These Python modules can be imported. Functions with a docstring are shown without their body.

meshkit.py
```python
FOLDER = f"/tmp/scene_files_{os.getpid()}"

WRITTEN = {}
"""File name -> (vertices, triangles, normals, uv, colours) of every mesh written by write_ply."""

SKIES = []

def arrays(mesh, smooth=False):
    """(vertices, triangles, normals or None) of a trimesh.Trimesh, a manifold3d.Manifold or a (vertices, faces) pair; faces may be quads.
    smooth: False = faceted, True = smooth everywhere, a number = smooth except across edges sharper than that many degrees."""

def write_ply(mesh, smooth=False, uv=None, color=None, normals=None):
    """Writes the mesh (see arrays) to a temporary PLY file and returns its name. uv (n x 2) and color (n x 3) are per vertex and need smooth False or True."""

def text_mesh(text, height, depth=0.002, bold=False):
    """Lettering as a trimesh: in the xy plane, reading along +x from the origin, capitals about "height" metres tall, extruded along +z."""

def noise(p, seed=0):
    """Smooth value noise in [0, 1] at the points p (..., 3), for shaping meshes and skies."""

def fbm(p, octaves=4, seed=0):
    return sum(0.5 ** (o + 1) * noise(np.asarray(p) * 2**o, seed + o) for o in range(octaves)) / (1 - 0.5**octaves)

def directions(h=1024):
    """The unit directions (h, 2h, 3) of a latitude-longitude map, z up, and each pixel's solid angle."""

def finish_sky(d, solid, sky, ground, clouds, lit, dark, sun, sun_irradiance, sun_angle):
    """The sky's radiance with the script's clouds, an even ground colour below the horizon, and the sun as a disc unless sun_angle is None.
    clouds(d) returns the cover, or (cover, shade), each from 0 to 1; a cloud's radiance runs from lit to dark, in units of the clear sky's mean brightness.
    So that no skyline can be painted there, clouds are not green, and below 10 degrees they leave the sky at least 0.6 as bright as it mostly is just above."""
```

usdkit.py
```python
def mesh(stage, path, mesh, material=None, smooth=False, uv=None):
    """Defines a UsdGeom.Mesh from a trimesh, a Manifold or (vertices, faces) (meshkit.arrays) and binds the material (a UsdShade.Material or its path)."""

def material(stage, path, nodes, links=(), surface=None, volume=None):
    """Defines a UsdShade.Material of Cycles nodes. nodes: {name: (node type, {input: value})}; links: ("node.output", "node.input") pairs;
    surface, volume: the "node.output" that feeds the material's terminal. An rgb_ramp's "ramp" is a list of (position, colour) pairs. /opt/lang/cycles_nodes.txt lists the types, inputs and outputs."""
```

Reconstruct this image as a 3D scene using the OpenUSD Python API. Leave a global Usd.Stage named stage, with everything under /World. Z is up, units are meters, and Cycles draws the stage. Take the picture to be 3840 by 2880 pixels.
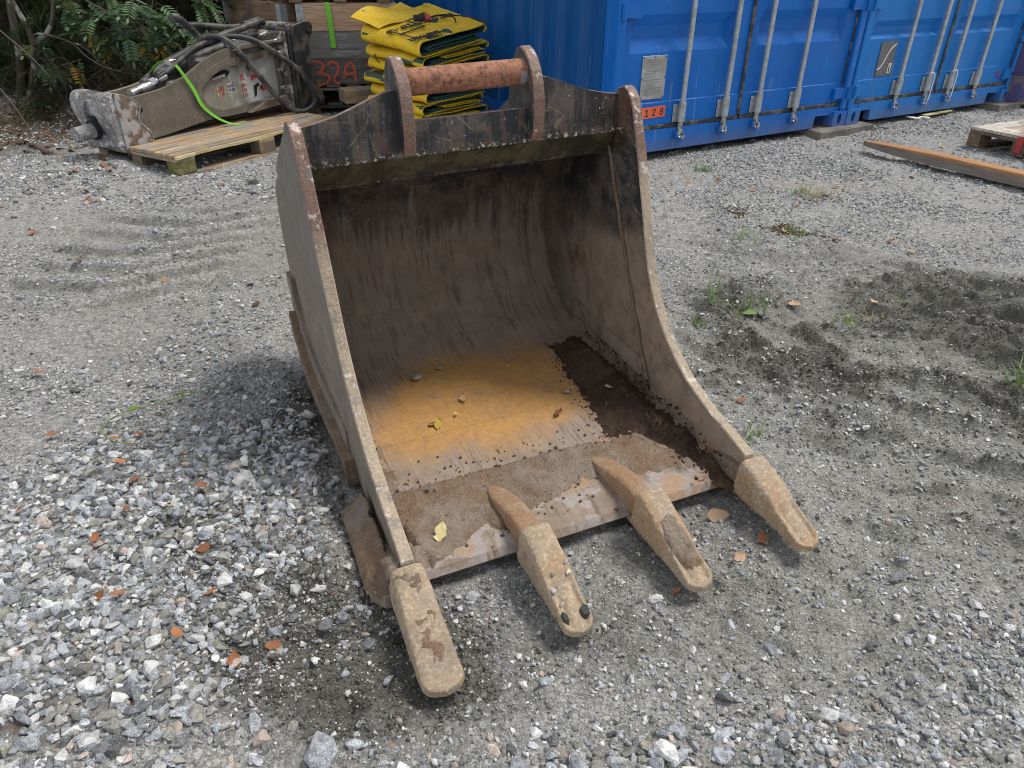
import math, random
import numpy as np
import trimesh
import shapely
from shapely.geometry import Polygon
import manifold3d as m3
import meshkit, usdkit
from pxr import Usd, UsdGeom, UsdLux, UsdShade, Sdf, Gf, Vt

stage = Usd.Stage.CreateInMemory()
UsdGeom.SetStageUpAxis(stage, UsdGeom.Tokens.z)
UsdGeom.SetStageMetersPerUnit(stage, 1.0)
UsdGeom.Xform.Define(stage, '/World')
UsdGeom.Scope.Define(stage, '/World/Looks')
rng = np.random.default_rng(7)
random.seed(7)

# ------------------------------------------------------------------ camera, sky, sun, exposure
PITCH, ROLL, HCAM, FPX = 0.54, 0.011, 1.245, 2689.5
EXPOSURE = 1.26
SUN_DIR = np.array([0.56, 0.20, 1.0])          # towards the sun
SUN_DIR = SUN_DIR / np.linalg.norm(SUN_DIR)
SUN_INT, SUN_ANGLE, SKY_STRENGTH = 0.40, 18.0, 0.062
_fw = np.array([0, math.cos(PITCH), -math.sin(PITCH)]); _r = np.array([1.0, 0, 0]); _u = np.cross(_r, _fw)
_c, _s = math.cos(ROLL), math.sin(ROLL)
_r2, _u2 = _c * _r + _s * _u, -_s * _r + _c * _u
cam = UsdGeom.Camera.Define(stage, '/World/Camera')
cam.AddTransformOp().Set(Gf.Matrix4d(*_r2, 0, *_u2, 0, *(-_fw), 0, 0, 0, HCAM, 1))
cam.CreateHorizontalApertureAttr(36.0); cam.CreateVerticalApertureAttr(27.0)
cam.CreateFocalLengthAttr(FPX / 3840 * 36)
cam.CreateExposureAttr(EXPOSURE)
cam.CreateClippingRangeAttr(Gf.Vec2f(0.05, 2000))

sun_el = math.asin(SUN_DIR[2]); sun_rot = math.atan2(SUN_DIR[0], SUN_DIR[1])
usdkit.material(stage, '/World/Looks/sky_look', {
    'sky': ('sky_texture', {'sky_type': 'single_scattering', 'sun_disc': False, 'sun_elevation': sun_el, 'sun_rotation': sun_rot, 'aerosol_density': 2.0}),
    'tc': ('texture_coordinate', {}),
    'n': ('noise_texture', {'scale': 2.2, 'detail': 5.0, 'roughness': 0.55}),
    'cr': ('rgb_ramp', {'ramp': [(0.30, (0, 0, 0)), (0.52, (1, 1, 1))]}),
    'mx': ('mix', {'mix_type': 'mix', 'color2': (6.3, 6.45, 6.7)}),
    'fa': ('math', {'math_type': 'multiply', 'value2': 0.88}),
    'bg': ('background_shader', {'strength': SKY_STRENGTH})},
    [('tc.generated', 'n.vector'), ('n.fac', 'cr.fac'), ('cr.color', 'fa.value1'), ('fa.value', 'mx.fac'), ('sky.color', 'mx.color1'), ('mx.color', 'bg.color')],
    surface='bg.background')
dome = UsdLux.DomeLight.Define(stage, '/World/sky')
UsdShade.MaterialBindingAPI.Apply(dome.GetPrim()).Bind(UsdShade.Material.Get(stage, '/World/Looks/sky_look'))
dome.GetPrim().SetCustomDataByKey('kind', 'structure')
sun = UsdLux.DistantLight.Define(stage, '/World/sun')
sun.CreateIntensityAttr(SUN_INT); sun.CreateAngleAttr(SUN_ANGLE); sun.CreateColorAttr(Gf.Vec3f(1.0, 0.96, 0.9))
sun.CreateNormalizeAttr(True)
_z = SUN_DIR; _x = np.cross([0, 1, 0], _z); _x /= np.linalg.norm(_x); _y = np.cross(_z, _x)
sun.AddTransformOp().Set(Gf.Matrix4d(*_x, 0, *_y, 0, *_z, 0, 0, 0, 10, 1))

# ------------------------------------------------------------------ materials
class Ref(str):
    pass

class B:
    """builds one Cycles material"""
    def __init__(self, name):
        self.name, self.nodes, self.links, self.k = name, {}, [], 0
    def add(self, kind, out, **kw):
        self.k += 1
        n = 'n%d' % self.k
        vals = {}
        for a, v in kw.items():
            if isinstance(v, Ref):
                self.links.append((str(v), n + '.' + a))
            else:
                vals[a] = v
        self.nodes[n] = (kind, vals)
        return Ref(n + '.' + out)
    def pos(self): return self.add('geometry', 'position')
    def obj(self): return self.add('texture_coordinate', 'object')
    def xyz(self, v):
        r = self.add('separate_xyz', 'x', vector=v); b = r.split('.')[0]
        return Ref(b + '.x'), Ref(b + '.y'), Ref(b + '.z')
    def scale(self, v, s, loc=(0, 0, 0), rot=(0, 0, 0)): return self.add('mapping', 'vector', vector=v, scale=s, location=loc, rotation=rot)
    def noise(self, v, scale, detail=4.0, rough=0.55, dist=0.0):
        return self.lin(self.add('noise_texture', 'fac', vector=v, scale=scale, detail=detail, roughness=rough, distortion=dist), .24, .76, 0.0, 1.0)
    def voro(self, v, scale, out='distance', **kw): return self.add('voronoi_texture', out, vector=v, scale=scale, **kw)
    def ramp(self, f, stops): return self.add('rgb_ramp', 'color', fac=f, ramp=[(a, c if np.ndim(c) else (c, c, c)) for a, c in stops])
    def step(self, f, a, b): return self.add('map_range', 'result', value=f, from_min=a, from_max=b, to_min=0.0, to_max=1.0, clamp=True, range_type='smoothstep')
    def lin(self, f, a, b, c, d): return self.add('map_range', 'result', value=f, from_min=a, from_max=b, to_min=c, to_max=d, clamp=True)
    def m(self, op, a, b=0.5, c=0.0): return self.add('math', 'value', math_type=op, value1=a, value2=b, value3=c)
    def mul(self, a, b): return self.m('multiply', a, b)
    def plus(self, a, b): return self.m('add', a, b)
    def mx(self, f, a, b, t='mix'): return self.add('mix', 'color', mix_type=t, fac=f, color1=a, color2=b)
    def attr(self, n): return self.add('attribute', 'fac', attribute=n)
    def bump(self, h, dist=0.01, strength=1.0, normal=None):
        kw = dict(height=h, distance=dist, strength=strength)
        if normal is not None: kw['normal'] = normal
        return self.add('bump', 'normal', **kw)
    def pbsdf(self, **kw): return self.add('principled_bsdf', 'BSDF', **kw)
    def done(self, s):
        return usdkit.material(stage, '/World/Looks/' + self.name, self.nodes, self.links, surface=str(s))

def simple(name, col, rough=0.6, metal=0.0, var=0.25, scale=30.0, bump=0.0, spec=0.5, dirt=None, dirt_amt=0.5, dirt_scale=6.0):
    b = B(name); p = b.obj()
    n = b.noise(p, scale, 5.0, 0.6)
    c = b.mx(n, tuple(x * (1 - var) for x in col), tuple(min(1, x * (1 + var)) for x in col))
    if dirt is not None:
        d = b.step(b.noise(p, dirt_scale, 6.0, 0.62), 0.62 - 0.3 * dirt_amt, 0.78 - 0.3 * dirt_amt)
        c = b.mx(d, c, dirt)
    kw = dict(base_color=c, roughness=rough, metallic=metal, specular_ior_level=spec)
    if bump: kw['normal'] = b.bump(n, bump, 0.7)
    return b.done(b.pbsdf(**kw))

# ------------------------------------------------------------------ mesh helpers: a mesh is (vertices, triangles)
def cat(*ms):
    ms = [x for x in ms if x is not None and len(x[0])]
    v = np.vstack([x[0] for x in ms]); o = np.cumsum([0] + [len(x[0]) for x in ms])
    return v, np.vstack([np.asarray(x[1]) + k for x, k in zip(ms, o)])

def xf(mesh, T=(0, 0, 0), rz=0.0, rx=0.0, ry=0.0, s=1.0):
    v = np.asarray(mesh[0], float) * s
    for ang, (i, j) in ((rx, (1, 2)), (ry, (2, 0)), (rz, (0, 1))):
        if ang:
            c, sn = math.cos(ang), math.sin(ang); w = v.copy()
            w[:, i] = c * v[:, i] - sn * v[:, j]; w[:, j] = sn * v[:, i] + c * v[:, j]; v = w
    return v + np.asarray(T, float), mesh[1]

def tm(t): return np.array(t.vertices), np.array(t.faces)
def mf(m):
    x = m.to_mesh(); return np.array(x.vert_properties[:, :3], float), np.array(x.tri_verts, int)

def box(x0, x1, y0, y1, z0, z1, bevel=0.0):
    if bevel <= 0:
        t = trimesh.creation.box((x1 - x0, y1 - y0, z1 - z0)); t.apply_translation(((x0 + x1) / 2, (y0 + y1) / 2, (z0 + z1) / 2)); return tm(t)
    b = min(bevel, 0.45 * min(x1 - x0, y1 - y0, z1 - z0)); P = []
    for X, sx in ((x0, 1), (x1, -1)):
        for Y, sy in ((y0, 1), (y1, -1)):
            for Z, sz in ((z0, 1), (z1, -1)):
                P += [(X, Y + sy * b, Z + sz * b), (X + sx * b, Y, Z + sz * b), (X + sx * b, Y + sy * b, Z)]
    return tm(trimesh.convex.convex_hull(np.array(P)))

def grid_faces(n, m, wrap=False):
    i, j = np.meshgrid(np.arange(n - 1), np.arange(m if wrap else m - 1), indexing='ij')
    a = i * m + j; b = i * m + (j + 1) % m; c = (i + 1) * m + (j + 1) % m; d = (i + 1) * m + j
    return np.vstack([np.stack([a, b, c], -1).reshape(-1, 3), np.stack([a, c, d], -1).reshape(-1, 3)])

def spline(P, n):
    P = np.asarray(P, float)
    from scipy.interpolate import PchipInterpolator, CubicSpline
    t = np.r_[0, np.cumsum(np.linalg.norm(np.diff(P, axis=0), axis=1) ** 0.5)]
    return CubicSpline(t, P)(np.linspace(0, t[-1], n))

def tube(P, r, sides=8, caps=True):
    P = np.asarray(P, float); n = len(P); r = np.broadcast_to(r, (n,))
    t = np.gradient(P, axis=0); t /= np.linalg.norm(t, axis=1, keepdims=True) + 1e-12
    N = np.zeros_like(P); a = np.array([0, 0, 1.0]) if abs(t[0, 2]) < 0.9 else np.array([1.0, 0, 0])
    for k in range(n):
        a = a - t[k] * (a @ t[k]); a /= np.linalg.norm(a) + 1e-12; N[k] = a
    Bn = np.cross(t, N); th = np.arange(sides) * 2 * np.pi / sides
    v = P[:, None] + r[:, None, None] * (np.cos(th)[None, :, None] * N[:, None] + np.sin(th)[None, :, None] * Bn[:, None])
    v = v.reshape(-1, 3); f = grid_faces(n, sides, True)[:, ::-1]
    if caps:
        v = np.vstack([v, P[0], P[-1]]); k = np.arange(sides); k2 = (k + 1) % sides
        e = (n - 1) * sides
        f = np.vstack([f, np.stack([k, k2, np.full(sides, n * sides)], 1), np.stack([k2 + e, k + e, np.full(sides, n * sides + 1)], 1)])
    return v, f

def cyl(p0, p1, r, sides=16, r1=None):
    return tube(np.array([p0, p1], float), np.array([r, r if r1 is None else r1]), sides)

def ribbon(P, w, th=0.002):
    """flat strap along P; w: width vectors per point or one vector"""
    P = np.asarray(P, float); w = np.broadcast_to(np.asarray(w, float), P.shape)
    t = np.gradient(P, axis=0); n = np.cross(t, w); n /= np.linalg.norm(n, axis=1, keepdims=True) + 1e-12
    a, b = P - w / 2, P + w / 2
    v = np.stack([a - n * th / 2, b - n * th / 2, b + n * th / 2, a + n * th / 2], 1).reshape(-1, 3)
    f = grid_faces(len(P), 4, True)[:, ::-1]; e = (len(P) - 1) * 4
    return v, np.vstack([f, [[0, 1, 2], [0, 2, 3], [e, e + 2, e + 1], [e, e + 3, e + 2]]])

def prism(poly, a, b, plane='yz', ch=0.0, hole=None):
    """polygon extruded along the remaining axis from a to b; returns mesh and the per-vertex edge value (1 on the narrow sides)"""
    poly = np.asarray(poly, float)
    pg = Polygon(poly, [hole] if hole is not None else None)
    if not pg.is_valid: pg = pg.buffer(0)
    pg = shapely.geometry.polygon.orient(pg, 1.0)
    V, F, E = [], [], []; off = 0
    def emb(p2, h):
        p2 = np.asarray(p2); h = np.full(len(p2), h)
        if plane == 'yz': return np.stack([h, p2[:, 0], p2[:, 1]], 1)
        if plane == 'xz': return np.stack([p2[:, 0], -h, p2[:, 1]], 1)
        return np.stack([p2[:, 0], p2[:, 1], h], 1)
    if plane == 'xz': a, b = -b, -a
    def inset(q, d):
        e = np.roll(q, -1, 0) - q; e /= np.linalg.norm(e, axis=1, keepdims=True) + 1e-12; n_ = np.stack([-e[:, 1], e[:, 0]], 1)
        b_ = n_ + np.roll(n_, 1, 0); L2 = np.maximum((b_ * b_).sum(1, keepdims=True), .5); return q + d * 2 * b_ / L2
    rings = [np.array(pg.exterior.coords)[:-1]] + [np.array(r.coords)[:-1] for r in pg.interiors]
    irings, inner = rings, pg
    if ch > 0:
        irings = [inset(q, ch) for q in rings]; inner = Polygon(irings[0], irings[1:])
        if not inner.is_valid: irings, inner, ch = rings, pg, 0.0
    c2, tri = trimesh.creation.triangulate_polygon(inner, engine='earcut')
    V.append(emb(c2, b)); F.append(tri + off); E.append(np.zeros(len(c2))); off += len(c2)
    V.append(emb(c2, a)); F.append(tri[:, ::-1] + off); E.append(np.zeros(len(c2))); off += len(c2)
    for q, qi in zip(rings, irings):
        st = [(qi, a), (q, a + ch), (q, b - ch), (qi, b)] if ch > 0 else [(q, a), (q, b)]
        for (p0, h0), (p1, h1) in zip(st[:-1], st[1:]):
            n = len(p0); A = emb(p0, h0); Bv = emb(p1, h1); i = np.arange(n); i2 = (i + 1) % n
            V += [A, Bv]; E += [np.ones(2 * n)]
            F += [np.stack([i, i2, i2 + n], 1) + off, np.stack([i, i2 + n, i + n], 1) + off]; off += 2 * n
    f = np.vstack(F)
    if plane == 'xz': pass
    return (np.vstack(V), f), np.concatenate(E)

def prism_m(*a, **k): return prism(*a, **k)[0]
def plate_from(poly, a, b, plane, ch=0.0): return prism(poly, a, b, plane, ch)

def densify(P, d):
    P = np.asarray(P, float); out = []
    for p, q in zip(P[:-1], P[1:]):
        n = max(1, int(np.linalg.norm(q - p) / d)); out += [p + (q - p) * k / n for k in range(n)]
    return np.array(out + [P[-1]])

def rough_up(mesh, amp, freq, seed=0):
    v = np.asarray(mesh[0], float)
    d = np.stack([meshkit.fbm(v * freq + 13.1 * k, 3, seed + k) for k in range(3)], 1) - 0.5
    return v + amp * 2 * d, mesh[1]

def subdiv(mesh, length):
    v, f = trimesh.remesh.subdivide_to_size(np.asarray(mesh[0]), np.asarray(mesh[1]), length)
    t = trimesh.Trimesh(v, f, process=True); return tm(t)

def blobby(mesh, length=0.004, it=8):
    m = trimesh.Trimesh(*mesh, process=True); m = trimesh.Trimesh(*trimesh.remesh.subdivide_to_size(m.vertices, m.faces, length), process=True)
    trimesh.smoothing.filter_taubin(m, iterations=it); return tm(m)

# ------------------------------------------------------------------ stage helpers
used = {}
def numbered(parent, name):
    k = used.get((parent, name), 0); used[(parent, name)] = k + 1
    return name if k == 0 else '%s_%03d' % (name, k)

def meta(prim, label=None, cat_=None, group=None, kind=None):
    for k, v in (('label', label), ('category', cat_), ('group', group), ('kind', kind)):
        if v: prim.SetCustomDataByKey(k, v)
    return prim

def thing(name, label, cat_, T=(0, 0, 0), rz=0.0, group=None, M=None, kind=None):
    path = '/World/' + numbered('/World', name)
    x = UsdGeom.Xform.Define(stage, path)
    if M is not None: x.AddTransformOp().Set(Gf.Matrix4d(*[float(q) for q in np.asarray(M).T.ravel()]))
    else:
        x.AddTranslateOp().Set(Gf.Vec3d(*map(float, T)))
        if rz: x.AddRotateZOp().Set(math.degrees(rz))
    meta(x.GetPrim(), label, cat_, group, kind)
    return path

def part(parent, name, mesh, mat, smooth=False, label=None, kind=None, attrs=None):
    path = parent + '/' + numbered(parent, name)
    g = usdkit.mesh(stage, path, mesh, mat, smooth)
    if attrs:
        for k, a in attrs.items():
            UsdGeom.PrimvarsAPI(g).CreatePrimvar(k, Sdf.ValueTypeNames.FloatArray, 'vertex').Set(Vt.FloatArray.FromNumpy(np.asarray(a, np.float32)))
    meta(g.GetPrim(), label, None, None, kind)
    return path

def single(name, mesh, mat, label=None, cat_=None, smooth=False, group=None, kind=None, attrs=None, T=None, rz=0.0):
    path = part('/World', name, mesh, mat, smooth, None, None, attrs)
    if T is not None:
        x = UsdGeom.Xformable(stage.GetPrimAtPath(path)); x.AddTranslateOp().Set(Gf.Vec3d(*map(float, T)))
        if rz: x.AddRotateZOp().Set(math.degrees(rz))
    meta(stage.GetPrimAtPath(path), label, cat_, group, kind)
    return path

def instancer(path, protos, idx, pos, quat, scale, kind='stuff'):
    """protos: list of (name, mesh, material, smooth); quat rows (w,x,y,z)"""
    pi = UsdGeom.PointInstancer.Define(stage, path); tg = []
    for (nm, mesh, mat, sm) in protos:
        tg.append(part(path, nm, mesh, mat, sm))
    pi.CreatePrototypesRel().SetTargets([Sdf.Path(t) for t in tg])
    pi.CreateProtoIndicesAttr(Vt.IntArray.FromNumpy(np.asarray(idx, np.int32)))
    pi.CreatePositionsAttr(Vt.Vec3fArray.FromNumpy(np.asarray(pos, np.float32)))
    q = np.asarray(quat, np.float32)
    pi.CreateOrientationsAttr(Vt.QuathArray([Gf.Quath(float(a), float(b_), float(c), float(d)) for a, b_, c, d in q]))
    pi.CreateScalesAttr(Vt.Vec3fArray.FromNumpy(np.asarray(scale, np.float32)))
    if kind: pi.GetPrim().SetCustomDataByKey('kind', kind)
    return pi

def rand_quat(n, tilt, r):
    """random heading, tilt away from flat up to tilt radians"""
    h = r.uniform(0, 2 * np.pi, n); ax = r.uniform(0, 2 * np.pi, n); t = r.normal(0, tilt, n)
    qh = np.stack([np.cos(h / 2), 0 * h, 0 * h, np.sin(h / 2)], 1)
    qt = np.stack([np.cos(t / 2), np.sin(t / 2) * np.cos(ax), np.sin(t / 2) * np.sin(ax), 0 * t], 1)
    w1, x1, y1, z1 = qt.T; w2, x2, y2, z2 = qh.T
    return np.stack([w1*w2-x1*x2-y1*y2-z1*z2, w1*x2+x1*w2+y1*z2-z1*y2, w1*y2-x1*z2+y1*w2+z1*x2, w1*z2+x1*y2-y1*x2+z1*w2], 1)

# ------------------------------------------------------------------ frames
BX, BY, BYAW, BROLL = 0.183, 1.346, 0.401, 0.038       # excavator bucket: middle of the cutting edge, heading, sideways lean
def bucket_matrix():
    c, s, cr, sr = math.cos(BYAW), math.sin(BYAW), math.cos(BROLL), math.sin(BROLL)
    Rz = np.array([[c, -s, 0], [s, c, 0], [0, 0, 1]]); R = np.array([[cr, 0, -sr], [0, 1, 0], [sr, 0, cr]])
    M = np.eye(4); M[:3, :3] = Rz @ R; M[:3, 3] = (BX, BY, 0); return M
BM = bucket_matrix()
def to_bucket(x, y):
    dx, dy = x - BX, y - BY
    return dx * math.cos(BYAW) + dy * math.sin(BYAW), -dx * math.sin(BYAW) + dy * math.cos(BYAW)
CX, CY, CYAW, CZ = 0.641, 4.954, 0.5437, 0.055          # blue containers
def cont(u, v, z=0.0): return np.array([CX + u * math.cos(CYAW) - v * math.sin(CYAW), CY + u * math.sin(CYAW) + v * math.cos(CYAW), CZ + z])
def in_cont(x, y):
    dx, dy = x - CX, y - CY
    return dx * math.cos(CYAW) + dy * math.sin(CYAW), -dx * math.sin(CYAW) + dy * math.cos(CYAW)

# ------------------------------------------------------------------ ground
def blob(x, y, cx, cy, rx, ry, a=0.0):
    c, s = math.cos(a), math.sin(a); dx, dy = x - cx, y - cy
    return np.exp(-(((dx * c + dy * s) / rx) ** 2 + ((-dx * s + dy * c) / ry) ** 2))
def sstep(t, a, b):
    t = np.clip((t - a) / (b - a), 0, 1); return t * t * (3 - 2 * t)
def fb(x, y, f, oct=4, seed=0): return meshkit.fbm(np.stack([x * f, y * f, 0 * x + 3.7 + seed], -1), oct, seed)

def chevron(x, y):
    """(where, how high) of the tyre lug prints on the left"""
    xc = -1.72 + 0.10 * (y - 3.2)
    g = np.where(x < xc, 0.18 * (xc - x), 0.75 * (x - xc)) + 0.08 * (fb(x, y, 4, 2, 5) - .5)
    ph = ((y - g) / 0.215) % 1.0
    m = sstep(x, -2.35, -2.1) * (1 - sstep(x, -1.42, -1.22)) * sstep(y, 2.55, 2.75) * (1 - sstep(y, 3.75, 4.1))
    return m, sstep(ph, .0, .18) * (1 - sstep(ph, .45, .58))
def churn(x, y):
    """irregular clay ridges pushed up by wheels: (where, height 0..1)"""
    ca, sa = math.cos(0.42), math.sin(0.42)
    def rid(cx, cy, ru, rw, fu, fw, sd):
        u, w = (x - cx) * ca - (y - cy) * sa, (x - cx) * sa + (y - cy) * ca
        w2 = w + .12 * (fb(u, w, 2.2, 3, sd + 2) - .5)
        n = fb(u * fu, w2 * fw, 1.0, 3, sd)
        return np.exp(-(u / ru) ** 4 - (w / rw) ** 4), sstep(1 - np.abs(2 * n - 1) * 3.2, .15, .85)
    a, ha = rid(2.05, 2.55, .75, .55, 1.3, 6.5, 61); b_, hb_ = rid(1.35, 3.35, .7, .35, 1.6, 7.5, 71); c, hc = rid(1.35, 1.75, .6, .6, 2.0, 6.0, 81); d, hd = rid(1.0, 2.4, .45, .5, 3.0, 4.0, 91)
    return np.maximum.reduce([a * ha, .45 * b_ * hb_, .55 * c * hc, .55 * d * hd]), np.maximum.reduce([a, .5 * b_, .6 * c, .6 * d])
def wet_field(x, y):
    w = 0.95 * blob(x, y, -0.32, 0.92, .27, .16) + 0.30 * blob(x, y, -0.05, 1.08, .5, .16) + 0.8 * blob(x, y, -0.62, 2.0, .17, .8, -0.3) + 0.75 * blob(x, y, 2.05, 2.5, .45, .5, 0.3) \
        + 0.75 * blob(x, y, .98, 2.85, .28, .26) + 0.55 * blob(x, y, .95, 2.15, .38, .3) + 0.6 * blob(x, y, 1.75, 2.0, .4, .25) + .3 * blob(x, y, .45, 1.35, .3, .2) \
        + .45 * blob(x, y, -1.2, 2.25, .35, .25) + .5 * blob(x, y, -.55, 1.2, .25, .25) + .2 * blob(x, y, .6, 1.0, .5, .25) + .6 * blob(x, y, 1.3, 5.9, 2.2, .5, .54) + .5 * blob(x, y, -3.6, 5.2, .8, 1.0)
    ch = churn(x, y)[0]
    return np.clip(sstep(w * (0.1 + 1.9 * fb(x, y, 6.0, 4, 3)), .12, .85) + .75 * sstep(ch, .25, .6), 0, 1)
def clay_field(x, y):
    c = blob(x, y, 1.15, 2.5, .75, .6) + blob(x, y, 2.0, 2.5, .8, .7) + .9 * blob(x, y, .55, 1.2, .5, .45) + .7 * blob(x, y, 1.3, 1.5, .6, .5) + .8 * blob(x, y, -1.5, 3.0, .7, .6) + .7 * blob(x, y, -1.4, 4.1, .5, .35) + .5 * blob(x, y, -.9, 3.4, .5, .6)
    m, rd = chevron(x, y)
    return np.clip(c + .9 * m * (1 - rd) - .7 * m * rd, 0, 1)
def coarse_field(x, y):
    """clean crushed stone lying thick"""
    c = 1.0 * blob(x, y, -1.02, 1.30, .42, .40) + 0.9 * blob(x, y, -.72, 1.52, .24, .28) + 0.9 * blob(x, y, -.82, 1.02, .30, .26) + .9 * blob(x, y, -1.05, .78, .40, .25) + .35 * blob(x, y, -.55, 1.75, .12, .3) \
        + .75 * blob(x, y, 1.02, .95, .24, .28) + .45 * blob(x, y, .15, .76, .5, .10) + .5 * blob(x, y, .62, .80, .3, .1)
    c = c * (1 - .95 * blob(x, y, -.26, .93, .24, .17)) * sstep(0.6 + 0.8 * (fb(x, y, 6.0, 3, 9) - .5) + 1.2 * c, .7, 1.3)
    return np.clip(c, 0, 1)

def height(x, y, fine=True):
    r = np.hypot(x, y)
    near = np.clip(1 - (r - 9) / 6, 0, 1)
    h = 0.045 * (fb(x, y, 0.9, 3, 1) - .5) + 0.03 * (fb(x, y, 3.1, 3, 2) - .5)
    # tyre chevrons on the left
    m, rid = chevron(x, y)
    h += m * (0.042 * rid - 0.018) * (0.5 + fb(x, y, 2.5, 3, 6))
    # wheel ruts in the clay to the right
    ch, cm = churn(x, y)
    h += 0.062 * ch - .022 * cm
    # mounds
    h += .035 * blob(x, y, .98, 2.02, .12, .10) + .035 * blob(x, y, .98, 2.85, .22, .18) + .05 * blob(x, y, 1.35, 2.0, .2, .14)
    h += .035 * coarse_field(x, y)
    h += .07 * blob(x, y, -2.75, 4.75, .45, .3, .7) + .05 * blob(x, y, -2.0, 4.28, .5, .16, -.5) + .05 * blob(x, y, -3.3, 4.6, .5, .4)
    # forest bank behind left, pallets and containers stand level
    h += .16 * sstep(-x * .55 + y * .75, 5.75, 6.9) * sstep(-x, 1.2, 2.4) + .05 * sstep(y - .3 * x, 6.0, 6.6) * (x < 1) 
    X, Y = to_bucket(x, y)
    bk = sstep(X, -.75, -.5) * (1 - sstep(X, .5, .75)) * sstep(Y, -.45, -.2) * (1 - sstep(Y, 1.25, 1.5))
    h = h * (1 - bk) + bk * (0.030 * X - 0.012 + 0.012 * (fb(x, y, 6, 3, 21) - .5))
    h += .05 * blob(X, Y, -.60, .52, .05, .55) + .03 * blob(X, Y, -.6, .12, .07, .12)
    if fine:
        wet, clay = wet_field(x, y), clay_field(x, y)
        n1 = fb(x, y, 22.0, 3, 31); n2 = fb(x, y, 60.0, 2, 32); n3 = fb(x, y, 11.0, 3, 33)
        clod = sstep(n1, .42, .62) * (0.6 + 0.8 * n3)
        h += near * ((0.006 + 0.016 * wet + .006 * clay) * (clod - .4) + (0.007 - .002 * clay) * (n2 - .5) + (.016 + .014 * clay) * (n3 - .5))
        crack = np.abs(fb(x, y, 14.0, 3, 35) - .5)
        h -= near * 0.010 * wet * (1 - sstep(crack, 0.0, .05))
    return h

def axis_lines(c0, c1, step0, growth, m0, m1, lo=-60, hi=60):
    """even steps from c0 to c1, slowly growing ones out to m0 and m1, then quickly growing ones to the horizon"""
    core = np.arange(c0, c1, step0).tolist()
    def out(p, s, d, mid, end):
        L = []
        while d * p < d * end:
            s *= growth if d * p < d * mid else 1.25
            p += d * s; L.append(p)
        return L
    return np.array(out(core[0], step0, -1, m0, lo)[::-1] + core + out(core[-1], step0, 1, m1, hi))
gx = axis_lines(-1.8, 2.2, 0.0098, 1.007, -5, 5)
gy = axis_lines(0.62, 2.8, 0.0082, 1.005, 0.3, 7.4)
GX, GY = np.meshgrid(gx, gy, indexing='xy')
GZ = height(GX, GY)
gv = np.stack([GX, GY, GZ], -1).reshape(-1, 3)
gf = grid_faces(len(gy), len(gx))
from scipy.interpolate import RegularGridInterpolator
_hz = RegularGridInterpolator((gy, gx), GZ, bounds_error=False, fill_value=0.0)
def H(x, y): return _hz(np.stack([np.asarray(y, float), np.asarray(x, float)], -1))
def Hs(x, y): return float(H(np.array([x]), np.array([y]))[0])

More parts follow.
